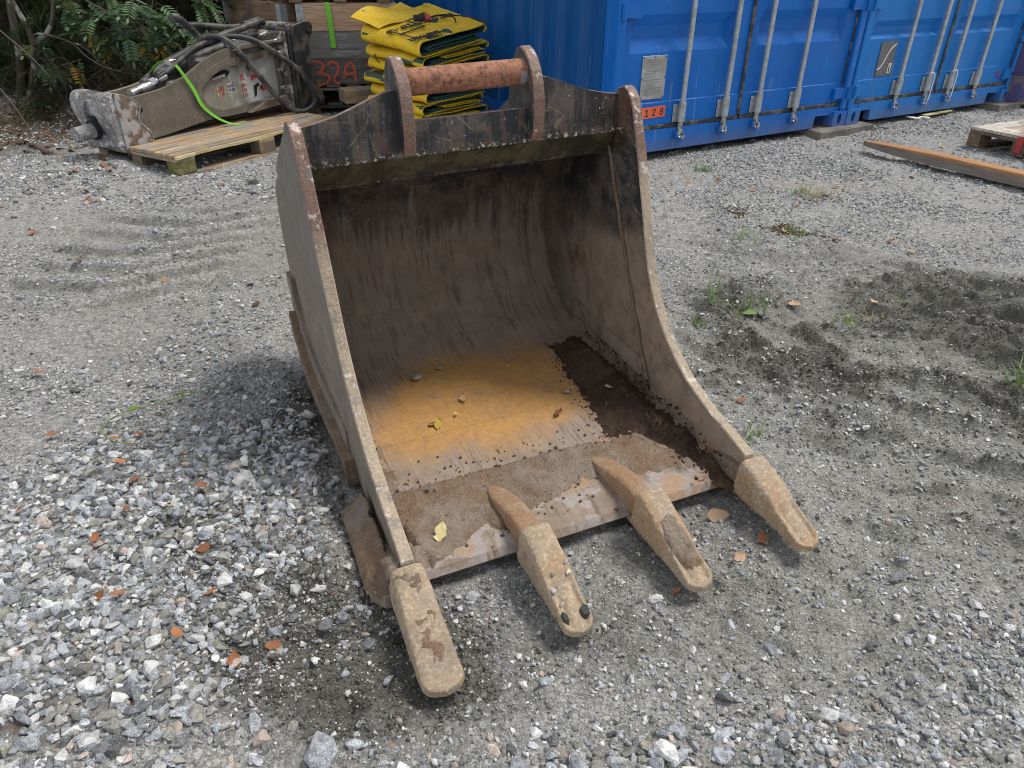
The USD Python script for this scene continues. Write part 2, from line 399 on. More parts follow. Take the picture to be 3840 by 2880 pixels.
b = B('ground_look'); P = b.pos()
wet, clay, coarse = b.attr('wet'), b.attr('clay'), b.attr('coarse')
big = b.noise(P, 2.3, 6.0, 0.65); mid = b.noise(P, 16.0, 6.0, 0.7); fin = b.noise(P, 140.0, 4.0, 0.7)
peb = b.voro(P, 85.0, 'color'); pebd = b.voro(P, 85.0); peb2 = b.voro(P, 210.0, 'color'); peb2d = b.voro(P, 210.0)
pr = b.add('separate_color', 'r', color=peb); pr2 = b.add('separate_color', 'r', color=peb2)
dust = b.mx(big, (0.125, 0.124, 0.115), (0.27, 0.267, 0.252))
clayc = b.mx(mid, (0.105, 0.105, 0.082), (0.215, 0.213, 0.175))
base = b.mx(b.mul(clay, 0.85), dust, clayc)
base = b.mx(b.mul(b.step(mid, .5, .85), .6), base, (0.07, 0.069, 0.060))
grit = b.ramp(pr, [(0, (.07, .072, .07)), (.3, (.2, .2, .195)), (.7, (.33, .33, .325)), (.93, (.50, .49, .47)), (1, (.36, .27, .2))])
gm = b.mul(b.m('subtract', 1.0, b.mul(clay, 0.75)), b.step(pebd, .75, .45))
base = b.mx(b.mul(gm, .75), base, grit)
grit2 = b.ramp(pr2, [(0, (.08, .08, .078)), (.5, (.24, .24, .23)), (1, (.46, .45, .43))])
base = b.mx(b.mul(b.step(peb2d, .8, .4), .5), base, grit2)
wetc = b.mx(b.noise(P, 30.0, 5.0, .7), (0.032, 0.031, 0.026), (0.088, 0.085, 0.071))
base = b.mx(b.mul(wet, .88), base, wetc)
brown = b.step(b.noise(P, .9, 3.0, .5), .62, .72)
base = b.mx(b.attr('soil'), base, (0.075, 0.052, 0.036))
bm1 = b.bump(b.plus(b.mul(pebd, -.6), b.mul(fin, .5)), 0.006, .8)
bm2 = b.bump(b.plus(b.mul(peb2d, -.6), mid), 0.004, .8, bm1)
M_ground = b.done(b.pbsdf(base_color=base, roughness=b.lin(wet, 0, 1, .9, .72), specular_ior_level=.3, normal=bm2))
xx, yy = gv[:, 0], gv[:, 1]
soil = np.clip(1.3 * sstep(-xx * .55 + yy * .75 + .5 * (fb(xx, yy, 2.2, 3, 41) - .5), 5.75, 6.05) * sstep(-xx, 1.4, 2.2) + .9 * blob(xx, yy, -.86, .80, .1, .05), 0, 1)
single('ground', (gv, gf), M_ground, kind='structure', smooth=True, attrs=dict(wet=wet_field(xx, yy), clay=clay_field(xx, yy), coarse=coarse_field(xx, yy), soil=soil))

# ------------------------------------------------------------------ gravel
def stone_mesh(r, n=15, flat=(1, .78, .55)):
    p = r.normal(size=(n, 3)); p /= np.linalg.norm(p, axis=1, keepdims=True)
    p *= r.uniform(.82, 1.0, (n, 1)) * np.array(flat) * 0.5
    return tm(trimesh.convex.convex_hull(p))

def stone_mat(name, c0, c1, speck, rough=.85):
    b = B(name); P = b.pos(); r = b.add('object_info', 'random')
    n = b.noise(P, 60.0, 4.0, .6); s = b.noise(P, 420.0, 3.0, .7)
    c = b.mx(b.step(n, .3, .7), c0, c1)
    c = b.mx(b.mul(b.step(s, .55, .68), .7), c, speck)
    c = b.mx(1.0, c, b.ramp(r, [(0, .62), (1, 1.22)]), 'multiply')
    return b.done(b.pbsdf(base_color=c, roughness=rough, specular_ior_level=.35, normal=b.bump(b.plus(n, b.mul(s, .4)), .003, .8)))
SM = [stone_mat('granite_blue_grey', (.16, .175, .195), (.33, .35, .375), (.56, .57, .58)),
      stone_mat('granite_pale', (.33, .335, .335), (.53, .53, .52), (.70, .70, .68)),
      stone_mat('granite_dark', (.075, .08, .085), (.14, .145, .15), (.3, .3, .3)),
      stone_mat('granite_pinkish', (.33, .255, .215), (.40, .325, .28), (.5, .45, .4)),
      stone_mat('stone_dusty', (.14, .138, .12), (.25, .245, .22), (.38, .37, .34))]
WEIGHT = [.42, .24, .13, .03, .18]
srng = np.random.default_rng(11)
PROTO = []
for mi in range(5):
    for k in range(4 if mi in (0, 1, 4) else 2):
        PROTO.append((mi, stone_mesh(srng, 13 + 2 * k, [(1, .8, .6), (1, .62, .45), (1, .85, .7), (1, .55, .34)][k])))
PM = np.array([p[0] for p in PROTO])

def sample(dens, n_try, x0, x1, y0, y1, r):
    """points with density dens(x, y) per square metre, out of n_try tries"""
    x, y = r.uniform(x0, x1, n_try), r.uniform(y0, y1, n_try)
    keep = r.uniform(0, n_try / ((x1 - x0) * (y1 - y0)), n_try) < dens(x, y)
    return x[keep], y[keep]

def in_view(x, y, pad=.35):
    return (np.abs(x) < .18 + pad * .5 + .735 * (y + .45)) & (y > .66)

def clear(x, y, size):
    """no stones inside the bucket, the containers or under pallets' boards"""
    X, Y = to_bucket(x, y)
    b_ = (np.abs(X) < .53) & (Y > -.02) & (Y < 1.25) & (size > .006)
    t_ = (np.abs(np.abs(X) - .457) < .05) & (Y > -.36) & (Y < .0) & (size > .018)
    t2 = (np.abs(np.abs(X) - .152) < .05) & (Y > -.30) & (Y < .0) & (size > .018)
    u, v = in_cont(x, y)
    return ~b_ & ~t_ & ~t2 & ~((u > -.02) & (u < 4.9) & (v > .12))

def stones(path, dens, n_try, size_fn, r, sink, weights=WEIGHT, box_=(-6, 7, .66, 7.4)):
    x, y = sample(dens, n_try, *box_, r)
    s = size_fn(len(x), x, y)
    k = in_view(x, y) & clear(x, y, s); x, y, s = x[k], y[k], s[k]
    n = len(x)
    mi = r.choice(5, n, p=np.array(weights) / sum(weights))
    idx = np.array([r.choice(np.nonzero(PM == m_)[0]) for m_ in range(5) for _ in (0,)])  # first of each kind
    cand = [np.nonzero(PM == m_)[0] for m_ in range(5)]
    idx = np.array([cand[m_][q % len(cand[m_])] for m_, q in zip(mi, r.integers(0, 12, n))])
    z = H(x, y) + s * sink
    sc = s[:, None] * r.uniform(.8, 1.2, (n, 3))
    instancer(path, [('stone', PROTO[q][1], SM[PROTO[q][0]], False) for q in range(len(PROTO))], idx, np.stack([x, y, z], 1), rand_quat(n, .45, r), sc)
    return n

patch = lambda x, y: sstep(fb(x, y, 3.5, 4, 51), .40, .60)
def d_coarse(x, y):
    c = coarse_field(x, y)
    heap = .5 * blob(x, y, -2.6, 4.75, .7, .35, .5) + .35 * blob(x, y, -2.1, 4.25, .5, .2, -.4) + .5 * blob(x, y, 1.7, 5.15, 1.3, .28, .54) + .25 * blob(x, y, 2.6, 5.3, .8, .6) + .22 * blob(x, y, -.95, 2.3, .35, .5) + .25 * blob(x, y, -1.4, 1.9, .35, .4) \
        + .8 * blob(x, y, .98, 2.02, .10, .08) + .5 * blob(x, y, .80, 2.3, .07, .35, .2) + .35 * blob(x, y, .62, 2.0, .1, .12) + .6 * blob(x, y, 1.08, 1.72, .10, .28, -.3) + .35 * blob(x, y, .85, 1.35, .25, .12) + .3 * blob(x, y, .1, .92, .4, .12)
    return 7000 * c + 1000 * heap * (.3 + patch(x, y)) + 45 + 100 * patch(x, y) * (1 - clay_field(x, y))
def s_coarse(n, x, y):
    s = np.exp(srng.normal(math.log(.0215), .40, n)); return np.clip(s * (1 - .35 * sstep(x, .3, .9)) * np.where(y > 4, 1.35, 1), .009, .05)
n1 = stones('/World/coarse_gravel', d_coarse, 700000, s_coarse, np.random.default_rng(21), .12)
def d_medium(x, y):
    far = 1 / (1 + (y / 4.6) ** 4)
    return (5200 * patch(x, y) * (1 - .6 * clay_field(x, y)) * (1 - .8 * sstep(churn(x, y)[0], .2, .5)) + 500 + 1500 * coarse_field(x, y) + 4500 * blob(x, y, .15, .92, .45, .17) + 3500 * blob(x, y, .85, 1.3, .35, .2) + 3000 * blob(x, y, 1.1, 1.75, .25, .4) + 2500 * blob(x, y, .75, 2.35, .15, .3)) * (.35 + .65 * far) * (1 - .8 * blob(x, y, -.28, .93, .2, .15))
n2 = stones('/World/medium_gravel', d_medium, 620000, lambda n, x, y: np.clip(np.exp(srng.normal(math.log(.0104), .38, n)) * np.where(y > 4, 1.5, 1), .005, .022), np.random.default_rng(22), .14, [.30, .26, .12, .04, .28])
def d_fine(x, y):
    near = 1 / (1 + (y / 2.6) ** 4)
    return (20000 * (.3 + .7 * patch(x, y)) * (1 - .5 * clay_field(x, y))) * near
n3 = stones('/World/fine_gravel', d_fine, 820000, lambda n, x, y: np.clip(np.exp(srng.normal(math.log(.0048), .28, n)), .0028, .009), np.random.default_rng(23), .15, [.28, .28, .16, .04, .24], (-3.2, 3.2, .66, 4.2))
for q, l, c in (('coarse_gravel', 'thick loose grey crushed stone lying left of and before the bucket', 'gravel'), ('medium_gravel', 'scattered small grey gravel all over the yard', 'gravel'), ('fine_gravel', 'fine grit between the stones near the bucket', 'grit')):
    meta(stage.GetPrimAtPath('/World/' + q), l, c)

# crumbs of wet earth where the soil is dark
b = B('earth_crumb_look'); P = b.pos(); n = b.noise(P, 90.0, 4.0, .7)
M_crumb = b.done(b.pbsdf(base_color=b.mx(n, (.045, .043, .036), (.135, .13, .112)), roughness=.9, specular_ior_level=.2, normal=b.bump(n, .003, .9)))
b = B('brown_crumb_look'); P = b.pos(); n = b.noise(P, 90.0, 4.0, .7)
M_bcrumb = b.done(b.pbsdf(base_color=b.mx(n, (.085, .064, .048), (.18, .135, .10)), roughness=.9, specular_ior_level=.2, normal=b.bump(n, .003, .9)))
crng = np.random.default_rng(31)
CR = [rough_up(tm(trimesh.creation.icosphere(1, .5)), .13, 3.0, k) for k in range(5)]
def crumbs(path, dens, n_try, lo, hi, r, mat, box_, z_fn=None):
    x, y = sample(dens, n_try, *box_, r); s = np.exp(r.uniform(math.log(lo), math.log(hi), len(x)))
    if z_fn is None:
        k = in_view(x, y) & clear(x, y, s); x, y, s = x[k], y[k], s[k]
    n = len(x); z = (z_fn or H)(x, y) + .15 * s
    return instancer(path, [('crumb', c, mat, True) for c in CR], r.integers(0, 5, n), np.stack([x, y, z], 1), rand_quat(n, 1.2, r), s[:, None] * r.uniform(.7, 1.2, (n, 3)))
crumbs('/World/earth_crumbs', lambda x, y: 16000 * sstep(wet_field(x, y), .35, .8) / (1 + (y / 2.0) ** 3), 330000, .0028, .0095, crng, M_crumb, (-2, 3, .66, 3.6))
meta(stage.GetPrimAtPath('/World/earth_crumbs'), 'dark wet crumbs of earth between the gravel', 'earth')

# ------------------------------------------------------------------ excavator bucket
b = B('bucket_steel'); P = b.obj(); X, Y, Z = b.xyz(P); edge = b.attr('edge')
nb = b.noise(P, 3.2, 6.0, .62); nm = b.noise(P, 14.0, 6.0, .68); nf = b.noise(P, 70.0, 5.0, .72)
streak = b.noise(b.scale(P, (38.0, 3.0, 3.0)), 1.0, 6.0, .72, .6)
streak2 = b.noise(b.scale(P, (110.0, 7.0, 7.0)), 1.0, 4.0, .7, .4)
side_st = b.noise(b.scale(P, (1.0, 22.0, 7.0), rot=(.7, 0, 0)), 1.0, 6.0, .7, .3)
paint = b.mx(nm, (.010, .0115, .014), (.034, .037, .042))
dustc = b.mx(nm, (.155, .118, .088), (.345, .268, .205))
dustc = b.mx(b.mul(b.step(nb, .35, .75), .75), dustc, (.255, .207, .168))
# dry clay clings to the lower and deeper steel, black paint is left above
hgt = b.plus(Z, b.plus(b.mul(b.plus(nb, -.5), .20), b.mul(b.plus(streak, -.5), .26)))
low = b.m('subtract', 1.0, b.step(hgt, .34, .60))
film = b.mul(b.step(b.plus(b.mul(streak, .55), b.mul(nm, .45)), .44, .62), .30)
dm = b.m('maximum', b.mul(low, .96), film)
c = b.mx(dm, paint, dustc)
# dark scrapes through the clay
scr = b.step(streak, .60, .82); c = b.mx(b.mul(scr, .5), c, (.045, .036, .030))
scr2 = b.step(b.mul(streak2, b.plus(nb, .5)), .58, .85); c = b.mx(b.mul(scr2, .55), c, (.115, .045, .025))
ss = b.mul(b.step(side_st, .62, .82), b.step(b.m('absolute', X), .428, .434)); c = b.mx(b.mul(ss, .45), c, (.05, .042, .036))
rs = b.mul(b.step(b.noise(b.scale(P, (16., 2.2, 2.2)), 1.0, 5.0, .75, .5), .68, .88), b.step(b.noise(P, 5., 3., .6), .4, .7)); c = b.mx(b.mul(rs, .5), c, (.15, .07, .035))
gs = b.mul(b.step(nf, .74, .9), b.step(b.noise(P, 9., 4., .7), .45, .7)); c = b.mx(b.mul(gs, .45), c, (.36, .32, .28))
# root like scratches in the black paint
vd = b.voro(b.add('vector_math', 'vector', math_type='add', vector1=b.scale(P, (10, 10, 13)), vector2=b.add('noise_texture', 'color', vector=P, scale=8.0, detail=4.0)), 1.0, feature='distance_to_edge')
root = b.mul(b.m('subtract', 1.0, b.step(vd, .006, .026)), b.step(b.noise(P, 7.0, 3.0, .6), .50, .62))
c = b.mx(b.mul(root, b.mul(b.step(Z, .45, .65), .7)), c, (.21, .165, .085))
# pale flecks of lime and lichen
fl = b.mul(b.step(b.noise(P, 62.0, 5.0, .8), .74, .82), b.step(b.noise(P, 6.0, 4.0, .7), .42, .62))
c = b.mx(b.mul(fl, b.step(Z, .25, .5)), c, (.55, .52, .47))
# moss along the folded strip under the top plate
ms = b.mul(b.mul(b.step(Z, .725, .75), b.m('subtract', 1.0, b.step(b.plus(Z, b.mul(nm, .04)), .815, .835))), b.step(Y, .62, .66))
c = b.mx(b.mul(ms, .9), c, b.mx(b.step(nm, .4, .65), (.018, .016, .008), (.050, .043, .017)))
wl = b.mul(b.mul(b.step(Z, .795, .80), b.m('subtract', 1.0, b.step(b.plus(Z, b.mul(nm, .03)), .815, .832))), b.step(nf, .55, .66))
c = b.mx(b.mul(wl, b.step(Y, .6, .65)), c, (.50, .46, .40))
# ochre rust film on the floor
ex = b.m('power', b.m('divide', b.plus(X, .03), .45), 2.0); ey = b.m('power', b.m('divide', b.plus(Y, -.64), .33), 2.0)
oc = b.m('subtract', 1.12, b.plus(b.plus(ex, ey), b.mul(b.plus(nb, -.5), .9)))
ocm = b.mul(b.mul(b.step(oc, .0, .85), b.m('subtract', 1.0, b.step(Z, .07, .15))), b.step(b.plus(nm, b.mul(nf, .4)), .10, .6))
c = b.mx(b.mul(b.mul(ocm, b.lin(nm, .2, .8, .75, 1.0)), .95), c, b.mx(nf, (.30, .145, .035), (.50, .27, .075)))
# rubbed bare steel on the cutting edge
lipm = b.mul(b.mul(b.m('subtract', 1.0, b.step(b.plus(Y, b.mul(b.plus(nb, -.5), .12)), .075, .10)), b.m('subtract', 1.0, b.step(Z, .07, .09))), b.step(b.plus(nb, b.mul(nm, .5)), .62, .72))
c = b.mx(b.mul(lipm, .75), c, b.mx(nf, (.22, .20, .195), (.36, .33, .32)))
rst = b.mul(b.mul(b.m('subtract', 1.0, b.step(Y, .22, .30)), b.m('subtract', 1.0, b.step(Z, .08, .1))), b.step(nb, .50, .60))
c = b.mx(b.mul(rst, .6), c, b.mx(nf, (.24, .12, .04), (.40, .24, .11)))
outer = b.mul(b.step(b.m('absolute', X), .452, .458), b.m('subtract', 1.0, b.step(Z, .86, .95)))
c = b.mx(b.mul(outer, b.lin(b.plus(nm, b.mul(side_st, .6)), .5, 1.1, .92, .45)), c, b.mx(nf, (.088, .076, .064), (.165, .145, .122)))
# worn narrow edges: rust on top, rubbed tan steel lower down
nx = b.noise(P, 150., 4., .75); er = b.mx(nx, (.085, .050, .038), (.26, .155, .115)); et = b.mx(nx, (.19, .148, .105), (.47, .385, .285))
ec = b.mx(b.step(b.plus(Z, b.mul(b.plus(nb, -.5), .3)), .62, .80), et, er)
ec = b.mx(b.mul(b.step(nm, .55, .75), .6), ec, b.mx(nf, (.06, .06, .062), (.22, .215, .215))); ec = b.mx(b.mul(b.step(b.noise(P, 30., 4., .7), .66, .80), .75), ec, (.56, .51, .46))
c = b.mx(edge, c, ec)
rgh = b.lin(dm, 0, 1, .50, .93)
bp = b.bump(b.plus(b.mul(nm, .5), b.plus(b.mul(nf, .35), b.mul(streak2, .25))), .0045, .9)
M_bucket = b.done(b.pbsdf(base_color=c, roughness=rgh, specular_ior_level=.4, normal=bp))

b = B('tooth_steel'); P = b.obj(); nm = b.noise(P, 22.0, 6.0, .7); nf = b.noise(P, 120.0, 4.0, .7); nb = b.noise(P, 7.0, 4.0, .6)
c = b.mx(nf, (.20, .15, .095), (.41, .32, .215)); c = b.mx(b.step(nm, .47, .62), c, b.mx(nf, (.22, .165, .115), (.34, .27, .20)))
c = b.mx(b.mul(b.step(nb, .56, .66), .6), c, (.25, .15, .075)); c = b.mx(b.mul(b.step(nf, .62, .70), .35), c, (.50, .43, .34))
c = b.mx(1.0, c, b.ramp(nb, [(0, .62), (.5, .95), (1, 1.12)]), 'multiply')
M_tooth = b.done(b.pbsdf(base_color=c, roughness=.72, specular_ior_level=.4, normal=b.bump(b.plus(nm, b.mul(nf, .35)), .0025, .8)))
b = B('adapter_steel'); P = b.obj(); nm = b.noise(P, 18.0, 6.0, .7); nf = b.noise(P, 110.0, 4.0, .7)
c = b.mx(nf, (.17, .10, .055), (.31, .195, .115)); c = b.mx(b.step(nm, .45, .75), c, b.mx(nf, (.20, .15, .108), (.31, .245, .185)))
M_adapt = b.done(b.pbsdf(base_color=c, roughness=.8, specular_ior_level=.35, normal=b.bump(b.plus(nm, b.mul(nf, .35)), .003, .8)))

b = B('rusty_pin_steel'); P = b.obj(); nm = b.noise(P, 30.0, 6.0, .7); nf = b.noise(P, 75.0, 6.0, .8)
c = b.ramp(nf, [(0, (.045, .025, .02)), (.32, (.13, .055, .034)), (.5, (.26, .115, .068)), (1, (.40, .20, .125))]); c = b.mx(b.mul(b.step(nm, .62, .80), .6), c, (.075, .05, .04))
c = b.mx(b.mul(b.step(b.noise(P, 9., 3., .5), .66, .70), .8), c, (.25, .25, .26))
M_pin = b.done(b.pbsdf(base_color=c, roughness=.8, specular_ior_level=.35, normal=b.bump(nf, .0015, .6)))

b = B('dried_mud'); P = b.obj(); nm = b.noise(P, 24.0, 6.0, .72); nf = b.noise(P, 130.0, 4.0, .7)
nl = b.noise(P, 6.0, 4.0, .65); c = b.mx(nm, (.12, .085, .060), (.30, .225, .165)); c = b.mx(b.mul(b.step(nl, .45, .75), .6), c, b.mx(nm, (.20, .165, .14), (.33, .275, .225))); c = b.mx(b.mul(b.step(nl, .62, .35), .35), c, (.25, .15, .075)); c = b.mx(b.mul(b.step(nf, .66, .82), .6), c, (.40, .33, .26))
M_mud = b.done(b.pbsdf(base_color=c, roughness=.95, specular_ior_level=.2, normal=b.bump(b.plus(nm, nf), .006, 1.0)))
b = B('damp_brown_soil'); P = b.obj(); nm = b.noise(P, 26.0, 6.0, .75); nf = b.noise(P, 150.0, 4.0, .7)
c = b.mx(nm, (.026, .017, .012), (.085, .054, .036)); c = b.mx(b.mul(b.step(b.noise(P, 5., 3., .6), .5, .65), .6), c, (.10, .062, .04))
M_soil = b.done(b.pbsdf(base_color=c, roughness=.92, specular_ior_level=.25, normal=b.bump(b.plus(nm, nf), .006, 1.0)))

W, T = .934, .030; XO, XI = W / 2, W / 2 - T
from scipy.interpolate import CubicSpline
yk = [-.134, .237, .363, .434, .476, .503, .531, .558, .590]
zk = [.126 + .0883 * k for k in range(9)]
front = [(float(CubicSpline(zk[1:], yk[1:])(z)), z) for z in np.linspace(zk[1], zk[8], 24)]
front = [(-.040, .136), (-.015, .146), (.05, .160), (.11, .172), (.17, .190)] + front
ear = [(.602, .868), (.618, .896), (.640, .915), (.662, .922), (.688, .915), (.712, .897)]
shell_in = [(0.0, .052), (.10, .053), (.50, .050), (.85, .050), (.933, .056), (1.009, .078), (1.087, .112), (1.145, .166), (1.191, .238), (1.217, .32), (1.221, .40), (1.205, .48), (1.172, .555), (1.12, .617), (1.02, .672), (.90, .705), (.72, .745)]
_si = np.array(shell_in); _sp = np.vstack([_si[:4], spline(_si[3:], 44)[1:]])
def offset_curve(P, d):
    t = np.gradient(P, axis=0); t /= np.linalg.norm(t, axis=1, keepdims=True); return P + d * np.stack([t[:, 1], -t[:, 0]], 1)
_so = offset_curve(_sp, .022)
bucket = thing('excavator_bucket', 'worn black excavator bucket with four teeth standing open on the gravel', 'excavator bucket', M=BM)
rear_out = offset_curve(_sp, .034)
outer_side = [tuple(q) for q in rear_out[3:-8]]
side_poly = [(-.045, .085), (.0, .020)] + outer_side + [(1.02, .735), (.86, .82)] + ear[::-1] + front[::-1]
def splay(v):
    v = np.array(v, float); v[:, 0] += np.sign(v[:, 0]) * .021 * sstep(v[:, 1], .5, 1.2); return v
for k, (a, c_) in enumerate(((-XO, -XI), (XI, XO))):
    (v, f), e = prism(side_poly, a, c_, 'yz', .003); v = splay(v)
    pl = part(bucket, 'side_plate', (v, f), M_bucket, attrs=dict(edge=e))
    xin = -XI if k == 0 else XI
    sx = 1 if k == 0 else -1
    bead = densify([(xin + sx * .001, y, z) for y, z in [(.730, .775), (.723, .758), (.659, .606), (.588, .445), (.533, .328), (.476, .204), (.44, .14), (.40, .06)]], .03)
    bead[:, 1] += .003 * np.sin(np.arange(len(bead)) * 1.7); 
    part(pl, 'weld_bead', tube(bead, .005 + .0012 * np.sin(np.arange(len(bead)) * 2.3), 7), M_mud)
# shell: floor, heel, back and the inward fold under the top plate
def strip_solid(Pin, Pout, x0, x1):
    n = len(Pin); xs = np.array([x0, x1])
    v = np.vstack([np.c_[np.full(n, x), Q] for x in xs for Q in (Pin, Pout)]); A, Bq, C, D = 0, n, 2 * n, 3 * n
    i = np.arange(n - 1); F = []
    for p, q, fl_ in ((A, C, 0), (B_ := Bq, D, 1)):
        a, b2, c2, d2 = p + i, p + i + 1, q + i + 1, q + i
        F += [np.stack([a, b2, c2], 1), np.stack([a, c2, d2], 1)] if fl_ == 0 else [np.stack([a, c2, b2], 1), np.stack([a, d2, c2], 1)]
    for p, q in ((A, Bq), (C, D)):
        F += [np.stack([p + i, q + i, q + i + 1], 1), np.stack([p + i, q + i + 1, p + i + 1], 1)]
    for k in (0, n - 1): F.append(np.array([[A + k, Bq + k, D + k], [A + k, D + k, C + k]]))
    return v, np.vstack(F)
part(bucket, 'shell', strip_solid(*(lambda D: (D, offset_curve(D, .022)))(densify(_sp[2:], .02)), -XI - .019, XI + .019), M_bucket, smooth=35, attrs=None)
stage_shell = '/World/excavator_bucket/shell'
# fold: from the shell's top edge up to the crease
part(bucket, 'folded_strip', prism_m([(.735, .728), (.720, .745), (.687, .800), (.707, .806), (.742, .752)], -XI, XI, 'yz'), M_bucket)
ctr = [(-XI, .897), (-.40, .903), (-.35, .914), (-.30, .931), (-.25, .950), (-.225, .958), (-.205, .962), (-.1775, .962)]
ctr = ctr + [(-.1775, .886), (.1775, .886)] + [(-x, z) for x, z in ctr[::-1]]
(v, f), e = prism([(-XI, .797), (XI, .797)] + ctr[::-1],   .686, .706, 'xz')
e = e * (v[:, 2] > .88)
part(bucket, 'top_plate', (v, f), M_bucket, attrs=dict(edge=e))
lug = [(.662, .806), (.650, .830), (.642, .870), (.640, .915), (.646, .950), (.660, .982), (.680, 1.008), (.704, 1.026), (.730, 1.034), (.756, 1.026), (.778, 1.006), (.796, .970), (.812, .925), (.824, .890), (.905, .845), (1.0, .775), (1.0, .69), (.74, .76), (.70, .806)]
for xc in (-.1775, .1775):
    (v, f), e = prism(lug, xc - .0155, xc + .0155, 'yz', .003)
    part(bucket, 'hitch_lug', (v, f), M_bucket, attrs=dict(edge=e))
part(bucket, 'hitch_bar', cyl((-.165, .715, .973), (.165, .715, .973), .033, 40), M_pin, smooth=40)
for xc in (-.23, .185): part(bucket, 'weld_fillet', tm(trimesh.convex.convex_hull(np.array([(xc + .03, .69, .958), (xc + .03, .66, .955), (xc + .03, .69, .90), (xc, .69, .957), (xc + .032, .66, .90)]))), M_bucket) if False else None
# cutting edge, wider than the side plates
blade = [(-.005, .020), (-.012, .030), (.0, .046), (.03, .054), (.27, .058), (.272, .050), (.50, .049), (.50, .030), (.30, .012)]
(v, f), e = prism(blade, -XI - .004, XI + .004, 'yz'); v = v.copy()
part(bucket, 'cutting_edge', subdiv((v, f), .5), M_bucket)
wing = [(-.545, .29), (-.538, .0), (-.512, -.034), (-.462, -.04), (-.462, .30)]
for sx in (1, -1):
    w_ = [(sx * x, y) for x, y in wing]
    (v, f), e = prism(w_ if sx > 0 else w_[::-1], .004, .046, 'xy', .003)
    part(bucket, 'edge_wing', (v, f), M_bucket, attrs=dict(edge=.6 * e))
# heel shrouds: two thick wear bars wrapped round the rear corners
for sx in (-1, 1):
    for lay, (x0, x1, inset, ya) in enumerate(((.440, .482, .125, .46), (.440, .503, .060, .42))):
        o = rear_out[(rear_out[:, 0] > ya) & (rear_out[:, 1] < .34 - .13 * lay)]; o = np.vstack([[ya, .016], o]); i_ = offset_curve(o, -inset - .02)
        o = offset_curve(o, .004 + .012 * lay)
        o[:, 1] = np.maximum(o[:, 1], .010)
        pg = np.vstack([o, i_[::-1]])
        pgn = Polygon(pg).buffer(0); pgn = max(getattr(pgn, 'geoms', [pgn]), key=lambda g: g.area)
        (v, f), e = prism(np.array(pgn.exterior.coords)[:-1], min(sx * x0, sx * x1), max(sx * x0, sx * x1), 'yz')
        part(bucket, 'heel_shroud', rough_up(subdiv((splay(v), f), .03), .004, 25, 3 + lay), M_mud if lay else M_bucket, smooth=35)
# teeth: adapter, tooth cap with its retaining pin
def loft(st):
    """st: list of closed rings (k x 3)"""
    n, k = len(st), len(st[0]); v = np.vstack(st); f = grid_faces(n, k, True)
    c0, c1 = len(v), len(v) + 1; v = np.vstack([v, st[0].mean(0), st[-1].mean(0)]); i = np.arange(k); i2 = (i + 1) % k
    return v, np.vstack([f, np.stack([i2, i, np.full(k, c0)], 1), np.stack([i + (n - 1) * k, i2 + (n - 1) * k, np.full(k, c1)], 1)])
def ring(cx, y, w, zb, zt, k=36, n=4.5):
    t = np.arange(k) * 2 * np.pi / k; c_, s_ = np.cos(t), np.sin(t)
    return np.stack([cx + w * np.sign(c_) * np.abs(c_) ** (2 / n), np.full(k, y), (zb + zt) / 2 + (zt - zb) / 2 * np.sign(s_) * np.abs(s_) ** (2 / n)], 1)
teeth_x = [-.457, -.152, .152, .457]
tlabel = ['mud caked first tooth nearest the camera', 'ochre second tooth with gravel stuck on its tip', 'third tooth with dried mud on top', 'pale fourth tooth at the far end']
